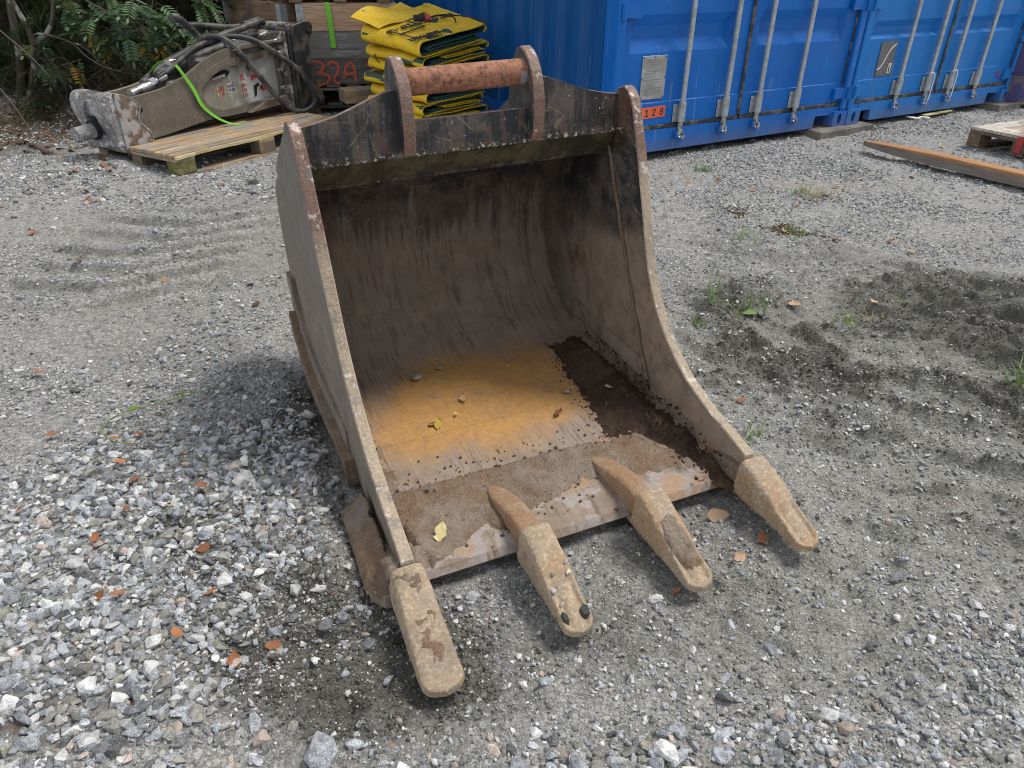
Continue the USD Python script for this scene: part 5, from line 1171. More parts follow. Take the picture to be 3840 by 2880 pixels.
sp_ = spline([(.315, .30, .47), (.305, .20, .545), (.300, .10, .600), (.305, .02, .612), (.330, -.012, .590), (.387, -.014, .504), (.438, -.015, .409), (.468, -.016, .324), (.53, -.018, .250), (.62, -.040, .182), (.70, -.07, .152), (.78, -.085, .150)], 44)
stp = thing('ratchet_strap', 'lime green strap tied over the middle of the breaker', 'strap', (-2.455, 4.924, 0), math.radians(60))
wv = np.zeros((44, 3)); tt = np.linspace(0, 1, 44); wv[:, 0] = .027 * np.cos(.45 * (tt > .3)); wv[:, 2] = .027 * np.sin(.35 * sstep(tt, .35, .6)); wv *= (1 - .45 * sstep(tt, .62, .95))[:, None]
part(stp, 'webbing', ribbon(sp_, wv, .003), M_lime); part(stp, 'buckle', box(.285, .345, -.018, .028, .588, .622, .004), M_chrome)
e1 = along(LP, LPA, .96, -.06, 0); e2 = along(LP, LPA, 1.18, -.16, 0)
single('strap_tail', ribbon(spline([(*e1[:2], .045), (*((e1 + e2) / 2)[:2], .075), (*e2[:2], .03)], 14), np.array([-.02, .02, .02]), .002), M_lime, 'lime green strap tail hanging out from under the pallet side', 'strap')
stt = thing('fallen_branch', 'broken brown branch lying at the edge of the gravel', 'branch', (-3.40, 5.245, Hs(-3.40, 5.245) + .012), -.62)
part(stt, 'limb', rough_up(tube(spline([(-.10, .01, .0), (0, 0, .01), (.12, -.01, .0), (.24, .0, .0)], 16), np.linspace(.020, .016, 16), 9), .004, 40, 5), simple('bark_brown', (.10, .07, .05), .9, var=.5, scale=40, bump=.004), smooth=True)
part(stt, 'split_end', rough_up(cyl((.235, .0, .0), (.33, .01, -.004), .016, 7, .006), .005, 60, 6), M_wood)

# drum at the far right
du = cont(4.93, .38)
dr = thing('steel_drum', 'dark indigo steel drum behind the right end of the second container', 'drum', (du[0] + .25, du[1] - .12, .0))
part(dr, 'shell', cat(cyl((0, 0, .03), (0, 0, .86), .285, 40), *[xf(tm(trimesh.creation.torus(.287, .010, 40, 8)), (0, 0, z_)) for z_ in (.04, .31, .58, .86)]), simple('indigo_drum_paint', (.022, .018, .095), .4, var=.3, scale=12, dirt=(.08, .06, .06), dirt_amt=.5), smooth=40)
part(dr, 'lid', cyl((0, 0, .86), (0, 0, .868), .275, 40), M_teal)

# ------------------------------------------------------------------ trees and undergrowth
def leafmat(name, c0, c1, tr=.35, rough=.55):
    b = B(name); P = b.pos(); r = b.add('object_info', 'random'); n = b.noise(P, 9.0, 3.0, .6)
    c = b.mx(n, c0, c1); c = b.mx(1.0, c, b.ramp(r, [(0, .65), (1, 1.25)]), 'multiply')
    t = b.add('translucent_bsdf', 'BSDF', color=c); p = b.pbsdf(base_color=c, roughness=rough, specular_ior_level=.35)
    return b.done(b.add('mix_closure', 'closure', fac=tr, closure1=p, closure2=t))
M_spruce = [leafmat('spruce_needles_dark', (.012, .026, .008), (.03, .055, .014), .2), leafmat('spruce_needles_green', (.022, .042, .010), (.05, .085, .02), .2), leafmat('spruce_needles_dry', (.05, .035, .02), (.09, .065, .035), .2)]
M_rowan = [leafmat('rowan_leaf_green', (.07, .125, .05), (.125, .20, .09)), leafmat('rowan_leaf_blue_green', (.07, .13, .075), (.13, .21, .125)), leafmat('rowan_leaf_pale', (.10, .14, .05), (.16, .19, .07)), leafmat('rowan_leaf_yellow', (.32, .20, .035), (.42, .28, .06))]
def bark(name, c0, c1, spots=None):
    b = B(name); P = b.obj(); n = b.noise(b.scale(P, (14., 14., 5.)), 1.0, 6.0, .7); f = b.noise(P, 60., 4., .7)
    c = b.mx(n, c0, c1)
    if spots: c = b.mx(b.step(b.noise(P, 7., 4., .6), .62, .68), c, spots)
    return b.done(b.pbsdf(base_color=c, roughness=.9, specular_ior_level=.2, normal=b.bump(b.plus(n, b.mul(f, .4)), .006, .8)))
M_bark = bark('grey_brown_bark', (.055, .045, .035), (.125, .11, .09), (.28, .28, .26)); M_barkd = bark('dark_spruce_bark', (.04, .03, .022), (.085, .065, .048)); M_twig = bark('dry_twigs', (.075, .06, .048), (.17, .145, .12))
vr = np.random.default_rng(91)
def spray(r, n=30, L_=.34, dead=False):
    """one drooping spruce twig with side twigs, each carrying needles"""
    V, F = [], []; k = 0
    def blade(p, q, w, d):
        nonlocal k
        p, q = np.array(p), np.array(q); s = np.cross(q - p, d); s = s / (np.linalg.norm(s) + 1e-9) * w
        V.extend([p - s, p + s, q]); F.append([k, k + 1, k + 2]); k += 3
    axes = [(np.zeros(3), np.array([L_, 0, -.30 * L_]))]
    for t in np.linspace(.12, .92, 7):
        for sg_ in (-1, 1):
            o = np.array([L_ * t, 0, -.30 * L_ * t * t]); l = L_ * (.52 * (1 - .55 * t)) * r.uniform(.7, 1.1)
            axes.append((o, o + l * np.array([.62, sg_ * .75, -.35 + r.normal(0, .12)])))
    for a, c_ in axes:
        L2 = np.linalg.norm(c_ - a); nn = max(5, int(L2 / .0125)); d = (c_ - a) / L2
        for t in np.linspace(0, 1, nn):
            p = a + (c_ - a) * t
            for q in range(2 if not dead else 1):
                w = r.normal(size=3); w -= d * (w @ d); w /= np.linalg.norm(w); tip = p + .020 * (d * .75 + w * .9); blade(p, tip, .0022, w + r.normal(size=3) * .3)
        blade(a, c_, .002, np.array([0, 0, 1.0]))
    return np.array(V), np.array(F)
SPR = [spray(vr) for _ in range(4)]
def quat_from(xdir, roll):
    """quaternion that turns +x to xdir (n x 3) after a roll about x"""
    x = xdir / np.linalg.norm(xdir, axis=1, keepdims=True); up = np.tile([0, 0, 1.0], (len(x), 1)); y = np.cross(up, x); y /= np.linalg.norm(y, axis=1, keepdims=True) + 1e-9; z_ = np.cross(x, y)
    c_, s_ = np.cos(roll)[:, None], np.sin(roll)[:, None]; y2, z2 = y * c_ + z_ * s_, z_ * c_ - y * s_
    M = np.stack([x, y2, z2], 2); from scipy.spatial.transform import Rotation
    q = Rotation.from_matrix(M).as_quat(); return q[:, [3, 0, 1, 2]]
def spruce(x, y, h, rad, label, low=.12, tilt=0.0, dens=1.0):
    r = np.random.default_rng(int(abs(x * 731 + y * 97) * 10)); z0 = Hs(x, y) - .05
    t = thing('spruce_tree', label, 'spruce', (x, y, z0), 0, None)
    part(t, 'trunk', tube(np.array([(0, 0, 0), (.02, .01, h * .5), (0, 0, h)]), np.array([.05 + .018 * h, .03 + .010 * h, .01]), 9), M_barkd, smooth=True)
    pos, dr_, sc, BR = [], [], [], []
    for zb in np.arange(low, h * .98, .13 / dens):
        L_ = rad * (1 - (zb / h) ** 1.15) * r.uniform(.75, 1.15) + .1
        nb_ = 7 if zb < 2.6 else 4
        for a in np.arange(nb_) * 2 * np.pi / nb_ + r.uniform(0, 6):
            d = np.array([math.cos(a), math.sin(a), 0]); L2 = L_ * r.uniform(.75, 1.15); pts = np.array([d * L2 * s_ + np.array([0, 0, zb + .06 * L2 * s_ - .32 * L2 * s_ * s_]) for s_ in np.linspace(0, 1, 6)]); BR.append(tube(pts, np.linspace(.011, .003, 6), 4, False))
            m_ = int((8 if zb < 2.6 else 4) * L2 / 1.0 * dens) + 2
            for s_ in r.uniform(.18, 1.0, m_):
                p = d * L2 * s_ + np.array([0, 0, zb + .06 * L2 * s_ - .32 * L2 * s_ * s_]); side = np.array([-d[1], d[0], 0]) * r.choice((-1, 1))
                pos.append(p); dr_.append(d * r.uniform(.4, 1) + side * r.uniform(.2, .9) + np.array([0, 0, r.uniform(-.75, -.05)])); sc.append(r.uniform(.7, 1.25) * (1 if zb < 2.6 else 1.5))
    part(t, 'branches', cat(*BR), M_barkd, kind='stuff')
    n = len(pos); dr_ = np.array(dr_); ids = r.integers(0, 4, n) + 4 * r.choice(3, n, p=[.5, .44, .06])
    instancer(t + '/' + numbered(t, 'needles'), [('twig', SPR[q % 4], M_spruce[q // 4], False) for q in range(12)], ids, np.array(pos), quat_from(dr_, r.uniform(-.5, .5, n)), np.repeat(np.array(sc)[:, None], 3, 1))
    return n
ntw = 0
for args in ((-3.15, 7.55, 4.6, 1.35, 'dense dark spruce behind the middle of the breaker'), (-4.55, 7.6, 5.2, 1.5, 'dark spruce behind the grey shrub stems at left'), (-2.15, 8.6, 5.0, 1.3, 'dark spruce behind the crates'), (-5.9, 6.6, 5.0, 1.5, 'dark spruce at the left edge of the picture'), (-3.7, 6.72, 1.9, .95, 'low young spruce left of the breaker, before the taller ones'), (-5.0, 9.3, 6.0, 1.7, 'tall spruce farthest back at left'), (-3.2, 9.6, 6.0, 1.7, 'tall spruce farthest back behind the breaker'), (-7.2, 8.6, 6.0, 1.7, 'tall spruce outside the left edge')): ntw += spruce(*args)

# rowan with compound leaves
def compound_leaf(r, L_=.16, pairs=6):
    V, F = [], []; k = 0
    def leaflet(o, d, nrm, l, w):
        nonlocal k
        s = np.cross(nrm, d); pts = [o, o + d * l * .3 + s * w * .9 + nrm * .12 * w, o + d * l * .68 + s * w * .8 + nrm * .12 * w, o + d * l, o + d * l * .68 - s * w * .8 + nrm * .12 * w, o + d * l * .3 - s * w * .9 + nrm * .12 * w, o + d * l * .5 - nrm * .10 * w]
        V.extend(pts); F.extend([[k + a, k + b_, k + 6] for a, b_ in ((0, 1), (1, 2), (2, 3), (3, 4), (4, 5), (5, 0))]); k += 7
    bend = r.uniform(.15, .5)
    P_ = lambda t: np.array([L_ * t, 0, -bend * L_ * t * t])
    for q in range(pairs):
        t = .22 + .72 * q / pairs
        for sg_ in (-1, 1):
            d = np.array([.42, sg_ * .9, -.12 - .2 * r.uniform()]); d /= np.linalg.norm(d); nrm = np.array([0, sg_ * .25, 1.0]); nrm /= np.linalg.norm(nrm)
            leaflet(P_(t), d, nrm, L_ * .36 * (1 - .25 * abs(t - .5)), L_ * .066)
    leaflet(P_(.95), np.array([1.0, 0, -.4]) / 1.08, np.array([.3, 0, 1.0]), L_ * .34, L_ * .066)
    a = np.array([P_(t) for t in np.linspace(-.1, 1, 6)]); tb_ = tube(a, .0016, 3, False)
    return cat((np.array(V), np.array(F)), tb_)
LEAF = [compound_leaf(vr) for _ in range(4)]
def rowan(name, label, base, limbs, leafat, cat_='rowan', nleaf=1.0, seed=1):
    """limbs: (points, r0, r1, bark); leafat: (centre, spread, count, palette)"""
    r = np.random.default_rng(seed); bx_, by_ = base; z0 = Hs(bx_, by_) - .03; t = thing(name, label, cat_, (bx_, by_, z0), 0)
    for q, (P_, r0, r1) in enumerate(limbs): part(t, 'trunk' if q == 0 else 'limb', rough_up(tube(spline(P_, 26), np.linspace(r0, r1, 26), 9), .004, 18, q + seed), M_bark, smooth=True)
    TW = []
    for c_, sp__, n, pal, hd in leafat:
        c_ = np.array(c_)
        for _ in range(int(n)):
            p = c_ + r.normal(0, 1, 3) * np.array(sp__); d = np.array([hd[0] + r.normal(0, .5), hd[1] + r.normal(0, .5), r.uniform(-.7, .25)]); q = quat_from(d[None], r.uniform(-.5, .5, 1))[0]
            from scipy.spatial.transform import Rotation
            Rm = Rotation.from_quat(q[[1, 2, 3, 0]]).as_matrix(); lf = LEAF[r.integers(0, 4)]; s_ = r.uniform(.8, 1.25)
            part(t, 'leaf', ((lf[0] * s_) @ Rm.T + p, lf[1]), M_rowan[r.choice(4, p=pal)])
            o = p - d / np.linalg.norm(d) * .02; TW.append(tube(np.array([o, (o + c_) / 2 + r.normal(0, .03, 3), c_ + r.normal(0, .05, 3)]), np.array([.0018, .003, .004]), 4, False))
    if TW: part(t, 'twigs', cat(*TW), M_twig, kind='stuff')
    return t
G1, G2, Y1 = [.55, .40, .04, .01], [.35, .5, .12, .03], [.05, .05, .2, .7]
def rel(P_, base, z0): return [(p[0] - base[0], p[1] - base[1], p[2] - z0) for p in P_]
bb = (-4.02, 6.2); zb_ = Hs(*bb) - .03
R = lambda P_: rel(P_, bb, zb_)
rowan('rowan_tree', 'rowan with pale spotted stems and green compound leaves over the breaker', bb, [
    (R([(-4.05, 6.2, zb_), (-4.0, 6.2, .30), (-3.93, 6.2, .55), (-3.88, 6.2, .9), (-3.75, 6.25, 1.6), (-3.6, 6.2, 2.6)]), .034, .018),
    (R([(-3.98, 6.12, zb_), (-3.90, 6.1, .22), (-3.80, 6.1, .42), (-3.74, 6.1, .60), (-3.76, 6.1, .78), (-3.80, 6.05, 1.0), (-3.9, 6.0, 1.7)]), .026, .014),
    (R([(-3.76, 6.1, .50), (-3.70, 6.08, .63), (-3.60, 6.05, .68), (-3.54, 6.05, .74), (-3.48, 6.05, .85), (-3.40, 6.0, 1.1), (-3.1, 5.9, 1.5)]), .020, .010),
    (R([(-3.72, 6.1, .60), (-3.64, 6.02, .69), (-3.52, 6.0, .68), (-3.38, 6.0, .63), (-3.30, 6.0, .54), (-3.19, 6.0, .47), (-3.08, 6.0, .33)]), .010, .003),
    (R([(-3.19, 6.0, .47), (-3.05, 6.0, .43), (-2.83, 6.0, .41)]), .005, .002),
    (R([(-3.38, 6.0, .63), (-3.26, 5.98, .58), (-3.10, 5.95, .46), (-2.98, 5.95, .50)]), .005, .002),
    (R([(-3.74, 6.1, .55), (-3.62, 6.05, .50), (-3.50, 6.0, .53), (-3.42, 6.0, .44)]), .006, .002),
    (R([(-3.42, 6.0, 1.05), (-3.2, 6.0, .93), (-3.0, 6.0, .83), (-2.82, 6.0, .80), (-2.62, 6.0, .76)]), .010, .003),
    (R([(-3.3, 5.98, 1.2), (-2.95, 5.98, 1.0), (-2.7, 6.0, .88)]), .010, .003)],
    [((*R([(-3.20, 5.95, .80)])[0],), (.06, .05, .05), 8, G1, (.3, -.9)), ((*R([(-3.00, 5.95, .86)])[0],), (.08, .05, .05), 9, G1, (.4, -.9)), ((*R([(-2.85, 5.95, .86)])[0],), (.07, .05, .05), 9, G1, (.5, -.8)), ((*R([(-2.70, 5.95, .82)])[0],), (.07, .05, .05), 9, G2, (.6, -.7)), ((*R([(-2.60, 5.97, .76)])[0],), (.05, .05, .05), 6, G2, (.6, -.7)),
     ((*R([(-2.90, 5.92, .72)])[0],), (.07, .04, .05), 7, G2, (.2, -.9)), ((*R([(-3.02, 5.92, .66)])[0],), (.05, .04, .05), 6, G2, (.1, -.9)), ((*R([(-3.14, 5.92, .73)])[0],), (.05, .04, .04), 5, G1, (.1, -.9)), ((*R([(-2.76, 5.92, .74)])[0],), (.06, .04, .05), 6, G2, (.5, -.8)), ((*R([(-2.70, 5.95, .61)])[0],), (.035, .03, .03), 3, Y1, (.3, -.8)), ((*R([(-2.58, 5.95, .72)])[0],), (.02, .02, .03), 2, Y1, (.3, -.8)), ((*R([(-3.28, 5.95, .83)])[0],), (.02, .02, .02), 1, Y1, (.3, -.8)),
     ((*R([(-3.44, 6.0, .46)])[0],), (.05, .04, .05), 5, G2, (.3, -.8)), ((*R([(-3.70, 6.02, .58)])[0],), (.07, .05, .05), 5, G1, (.2, -.9)), ((*R([(-3.84, 5.98, .22)])[0],), (.05, .04, .06), 4, G1, (.2, -.9)), ((*R([(-3.33, 6.0, .90)])[0],), (.06, .05, .04), 6, G1, (.3, -.8)), ((*R([(-3.6, 6.0, .50)])[0],), (.05, .05, .04), 3, G1, (.3, -.8)),
     ((*R([(-3.2, 6.1, 1.4)])[0],), (.3, .2, .2), 14, G1, (.3, -.8)), ((*R([(-3.7, 6.1, 2.2)])[0],), (.35, .3, .3), 16, G1, (.3, -.8))], seed=3)
bb = (-2.42, 6.62); zb_ = Hs(*bb) - .03
rowan('rowan_sapling', 'small rowan sapling with leaves behind the breaker hoses', bb, [(R([(-2.42, 6.62, zb_), (-2.44, 6.55, .4), (-2.42, 6.4, .70), (-2.40, 6.3, .95)]), .012, .004)],
      [((*R([(-2.47, 6.22, .72)])[0],), (.04, .04, .03), 4, G2, (-.3, -.9)), ((*R([(-2.38, 6.2, .68)])[0],), (.05, .04, .03), 5, G2, (.1, -.9)), ((*R([(-2.27, 6.2, .71)])[0],), (.05, .04, .03), 5, G2, (.6, -.7)), ((*R([(-2.40, 6.3, .92)])[0],), (.08, .06, .05), 6, G1, (.3, -.8))], seed=5)
# bare stems and dead twigs at the left
def thicket(name, label, x0, x1, y0, y1, n, h, mat, seed, r0=.004, lean=.35, cat_='shrub', stuff=True):
    r = np.random.default_rng(seed); L_ = []
    for _ in range(n):
        x, y = r.uniform(x0, x1), r.uniform(y0, y1); z0 = Hs(x, y) - .02; hh = h * r.uniform(.4, 1.2); d = np.array([r.normal(0, lean), r.normal(-.1, lean), 1.0]); P_ = [(x, y, z0)]
        for q in range(1, 6): d = d + np.array([r.normal(0, .22), r.normal(0, .22), -.10]); P_.append(tuple(np.array(P_[-1]) + d / np.linalg.norm(d) * hh / 5))
        L_.append(tube(spline(P_, 11), np.linspace(r0 * r.uniform(.6, 1.3), .0012, 11), 4, False))
        for k in range(3):
            o = np.array(P_[2 + k % 3]); e = o + r.normal(0, 1, 3) * .10 * h + np.array([0, 0, .02]); L_.append(tube(np.array([o, (o + e) / 2 + r.normal(0, .02, 3), e]), np.array([r0 * .5, r0 * .35, .001]), 3, False))
    return single(name, cat(*L_), mat, label, cat_, kind='stuff' if stuff else None)
thicket('bare_thicket', 'tangle of bare grey twigs under the rowan at the left edge', -4.9, -3.2, 5.8, 6.5, 90, .75, M_barkd, 12)
thicket('bare_thicket', 'dark dead twigs in the shade behind the breaker nose', -3.6, -2.3, 5.9, 6.6, 130, .55, bark('dark_twigs', (.03, .024, .018), (.075, .06, .046)), 13)
thicket('dry_grass', 'pale dry grass at the foot of the stems, left edge', -4.5, -3.72, 5.5, 5.85, 200, .26, simple('straw_grass', (.13, .095, .06), .8, var=.4), 14, .0016, .6, 'grass')
tw = thing('dead_twig', 'two long pale bare twigs leaning across the shrubs at the left edge', 'twig')
part(tw, 'stem', tube(spline([(-3.80, 5.6, .95), (-3.64, 5.6, .75), (-3.52, 5.6, .63), (-3.38, 5.6, .44)], 16), np.linspace(.006, .003, 16), 6), M_twig); part(tw, 'stem', tube(spline([(-3.80, 5.5, .50), (-3.71, 5.5, .38), (-3.63, 5.5, .22), (-3.57, 5.5, .0)], 16), np.linspace(.005, .006, 16), 6), M_twig)
# leaf litter under the bushes
M_litter = [leafmat('litter_brown', (.10, .05, .025), (.17, .085, .04), .1, .8), leafmat('litter_dark', (.05, .032, .02), (.09, .06, .04), .1, .8)]
def dead_leaf(r, curl=.5):
    n, m_ = 7, 5; u = np.linspace(0, 1, n)[:, None]; w = np.linspace(-1, 1, m_)[None]; wd = .36 * np.sin(np.pi * np.clip(u, .02, .98) ** .8) ** .8
    x = u + 0 * w; y = wd * w * (1 + .12 * r.normal(0, 1, (n, m_))); z = curl * (.30 * (u - .5) ** 2 + .55 * y ** 2) + .05 * np.sin(7 * u + r.uniform(0, 6)) * w + .02 * r.normal(0, 1, (n, m_))
    v = np.stack([x - .5, y, z], -1).reshape(-1, 3); f = grid_faces(n, m_); st = tube(np.array([(-.5, 0, z[0, 2]), (-.72, .03, z[0, 2] + .05)]), np.array([.015, .01]), 4, False); return cat((v, f), st)
LR = np.random.default_rng(101); DL = [dead_leaf(LR, c_) for c_ in (.5, .9, 1.3, .2)]
n = 700; x, y = LR.uniform(-5.2, -1.9, n), LR.uniform(5.1, 7.2, n); k = (-x * .55 + y * .75 > 5.6); x, y = x[k], y[k]; n = len(x)
instancer('/World/leaf_litter', [('leaf', DL[q % 4], M_litter[q // 4], True) for q in range(8)], LR.integers(0, 8, n), np.stack([x, y, H(x, y) + .012], 1), rand_quat(n, .35, LR), LR.uniform(.03, .055, (n, 1)) * np.ones((1, 3)))
meta(stage.GetPrimAtPath('/World/leaf_litter'), 'brown leaf litter on the dark soil under the bushes', 'leaf litter')
# fallen leaves, one by one
M_lf = {'orange': leafmat('leaf_orange', (.22, .075, .03), (.40, .17, .07), .2, .6), 'brown': leafmat('leaf_brown', (.20, .085, .045), (.30, .14, .08), .15, .7), 'tan': leafmat('leaf_tan', (.40, .25, .15), (.52, .36, .23), .2, .6), 'yellow': leafmat('leaf_yellow', (.60, .45, .06), (.75, .60, .14), .25, .5), 'pale': leafmat('leaf_pale_yellow', (.60, .52, .22), (.74, .66, .36), .25, .5)}
def leaf(x, y, col, s, label, group=None, z=None, up=0.0):
    z_ = (Hs(x, y) + .008 if z is None else z); m_ = DL[LR.integers(0, 4)]; m_ = xf(m_, rx=LR.normal(0, .3) + up, ry=LR.normal(0, .3), s=s)
    single('fallen_leaf', m_, M_lf[col], label, 'leaf', smooth=True, group=group, T=(x, y, z_ + .004), rz=LR.uniform(0, 6.28))
ORD = ('first', 'second', 'third', 'fourth', 'fifth', 'sixth', 'seventh', 'eighth', 'ninth', 'tenth', 'eleventh', 'twelfth', 'thirteenth', 'fourteenth', 'fifteenth', 'sixteenth', 'seventeenth')
ltr = lambda L_: list(enumerate(sorted(L_, key=lambda p: p[0] / (p[1] + .43))))
for q, (x, y) in ltr([(-1.584, 2.07), (-1.144, 1.688), (-1.088, 1.712), (-1.354, 1.721), (-1.067, 1.56), (-.839, 1.079), (-1.22, 1.363), (-.977, 1.256), (-.873, 1.075), (-.676, .987), (-.641, 1.091), (-.71, 1.222), (-.485, .989), (-.947, 1.353), (-.989, 1.478), (-1.19, 1.05), (-.80, 1.45)]):
    leaf(x, y, ('orange', 'orange', 'brown', 'orange')[q % 4], LR.uniform(.024, .036), ORD[q] + ' from the left of the curled rusty leaves on the crushed stone', 'rusty leaves on the crushed stone', Hs(x, y) + .016)
for q, (x, y) in ltr([(-2.451, 3.518), (-1.99, 3.091), (-1.487, 2.849), (-1.035, 2.641), (-2.382, 4.399), (-1.977, 4.451), (-1.758, 4.311), (-1.506, 3.981), (-2.88, 3.956)]):
    leaf(x, y, ('tan', 'orange', 'orange', 'brown')[q % 4], LR.uniform(.034, .05), ORD[q] + ' from the left of the dry leaves on the grit between bucket and pallet', 'dry leaves on the grit at left')
for q, (x, y) in ltr([(-2.521, 4.189), (-2.45, 4.07), (-2.396, 4.043), (-2.739, 4.495), (-2.545, 4.532), (-2.663, 4.711), (-2.60, 4.60)]):
    leaf(x, y, 'brown', LR.uniform(.045, .075), ORD[q] + ' from the left of the wet brown leaves before the breaker nose', 'brown leaves before the breaker nose')
for q, (x, y) in ltr([(1.624, 3.477), (1.415, 3.637), (1.924, 3.521), (1.157, 2.711), (1.448, 2.644), (.739, 1.956), (1.941, 3.343), (1.648, 4.114), (2.009, 4.486), (1.46, 4.381), (1.103, 4.573), (1.067, 4.904), (1.314, 4.659)]):
    leaf(x, y, ('tan', 'orange', 'tan', 'orange', 'brown')[q % 5], LR.uniform(.034, .052), ORD[q] + ' from the left of the dry leaves scattered right of the bucket', 'dry leaves right of the bucket')
leaf(3.27, 5.664, 'yellow', .06, 'bright yellow leaf between the fork tine and the pale pallet')
leaf(.534, 1.411, 'tan', .055, 'folded tan leaf on the ground between the third and fourth teeth', up=.5); leaf(.624, 1.331, 'brown', .042, 'flat pinkish brown leaf on the ground beside the fourth tooth'); leaf(.38, 1.166, 'orange', .03, 'small reddish leaf in front of the third tooth'); leaf(.548, 1.263, 'tan', .034, 'small pale brown leaf past the tip of the third tooth'); leaf(-.553, .949, 'orange', .035, 'bright orange leaf on the dark earth left of the first tooth')
def bl(X, Y, Z): p = BM @ np.array([X, Y, Z, 1.0]); return p
for X, Y, col, s, lab in ((-.207, .534, 'yellow', .040, 'bright yellow leaf in the middle of the rusty bucket floor'), (-.222, .545, 'brown', .026, 'small red brown leaf touching the yellow leaf on the bucket floor'), (-.341, .086, 'pale', .050, 'pale yellow leaf on the cutting edge of the bucket'), (-.093, .633, 'tan', .036, 'curled tan leaf on the ochre floor of the bucket, nearer the back'), (.141, .44, 'brown', .036, 'curled brown leaf on the bucket floor beside the dark soil'), (-.40, .486, 'yellow', .026, 'small yellow leaf against the left side inside the bucket'), (-.14, .562, 'pale', .016, 'tiny pale leaf scrap on the ochre bucket floor')):
    p = bl(X, Y, .0535 + (.01 if Y < .3 or X < -.37 else 0)); leaf(p[0], p[1], col, s, lab, None, p[2] + .002)
# small stones and clods lying in the bucket
M_clod = simple('grey_clod', (.24, .205, .165), .95, var=.35, scale=50, bump=.003)
for X, Y, s, lab in ((-.189, .817, .038, 'grey lump of clay at the back of the bucket floor'), (.221, .538, .026, 'dark pebble on the bucket floor beside the soil'), (.13, .80, .018, 'small clod near the rear of the bucket floor'), (-.1, .85, .026, 'flat grey clod on the bucket floor under the back wall')):
    p = bl(X, Y, .05); single('clod', rough_up((CR[int(abs(X) * 50) % 5][0] * s * np.array([1, .9, .45]), CR[int(abs(X) * 50) % 5][1]), .004, 40, 3), M_clod, lab, 'clod', smooth=True, T=(p[0], p[1], p[2] + .3 * s))
for X, Y, z_, s, mi, lab in ((.375, .69, .085, .034, 4, 'pale stone half sunk in the soil inside the bucket'), (.395, .655, .085, .020, 4, 'second small stone in the soil inside the bucket'), (.33, .47, .085, .028, 3, 'rounded brown stone on the soil inside the bucket'), (-.32, .25, .068, .020, 4, 'small stone on the mud in the front of the bucket')):
    p = bl(X, Y, z_); single('small_stone', (PROTO[mi][1][0] * s, PROTO[mi][1][1]), SM[4 if mi == 4 else 3], lab, 'stone', T=(p[0], p[1], p[2] + .002), rz=X * 9)
trk = np.random.default_rng(7)
for X, Y, s, mi in ((-.176, -.195, .018, 1), (-.165, -.165, .012, 4), (-.128, -.170, .016, 1), (-.125, -.150, .013, 4), (-.17, -.225, .011, 0)):
    p = bl(X, Y, tooth_top(Y) + .001); single('tooth_gravel', (PROTO[6][1][0] * s, PROTO[6][1][1]), SM[mi], 'bit of gravel stuck in the hollows of the second tooth', 'stone', group='gravel stuck on the second tooth', T=(p[0], p[1], p[2]), rz=X * 40)
M_wetgrit = simple('wet_black_grit', (.03, .03, .026), .6, var=.9, scale=300, bump=.003)
for X0, lab in ((-.176, 'patch of black wet grit on the left of the second tooth tip'), (-.128, 'patch of black wet grit on the right of the second tooth tip')):
    a = np.linspace(0, 2 * np.pi, 15)[:-1]; world_single('wet_grit', mound([(X0 + .013 * math.cos(t), -.250 + .017 * math.sin(t)) for t in a], lambda x, y: tooth_top(y) - .0145, lambda x, y: .0165 + 0 * x, .005, 90, .0022, int(abs(X0) * 900), .006), M_wetgrit, lab, 'grit', 'stuff')
# loose crumbs of soil and mud on the bucket floor
def bucket_crumbs(name, n, fn, mat, lo, hi, seed, label, cat_):
    r = np.random.default_rng(seed); X, Y, Z = fn(r, n); s_ = np.exp(r.uniform(math.log(lo), math.log(hi), n)); P4 = (BM @ np.stack([X, Y, Z + .15 * s_, np.ones(n)]))[:3].T
    instancer('/World/' + name, [('crumb', c, mat, True) for c in CR], r.integers(0, 5, n), P4, rand_quat(n, 1.2, r), s_[:, None] * r.uniform(.7, 1.2, (n, 3))); meta(stage.GetPrimAtPath('/World/' + name), label, cat_)
def near_poly(poly, sig):
    P_ = densify(np.array(list(poly) + [poly[0]]), .01)
    def f(r, n): q = P_[r.integers(0, len(P_), n)] + r.normal(0, sig, (n, 2)); q[:, 0] = np.clip(q[:, 0], -.425, .432); q[:, 1] = np.maximum(q[:, 1], .0); return q[:, 0], q[:, 1], floor_z(q[:, 0], q[:, 1])
    return f
bucket_crumbs('soil_crumbs', 420, near_poly(soil_poly[12:] + soil_poly[:1], .013), M_soil, .0016, .006, 41, 'loose dark crumbs at the edge of the soil in the bucket', 'soil')
bucket_crumbs('mud_crumbs', 500, near_poly([(-.42, .28), (-.2, .27), (.1, .27), (.3, .22), (.2, .12), (-.1, .12), (-.35, .10)], .05), M_mud, .002, .009, 42, 'loose crumbs of dried mud on the front of the bucket floor', 'mud')
def on_soil(r, n): X = r.uniform(.33, .43, n); Y = r.uniform(-.02, .78, n); return X, Y, floor_z(X, Y) + .004 + .060 * sstep(X, .27, .45) * (.55 + .45 * sstep(Y, -.05, .5))
bucket_crumbs('soil_clods', 380, on_soil, M_soil, .003, .010, 43, 'dark clods on top of the soil along the bucket side', 'soil')
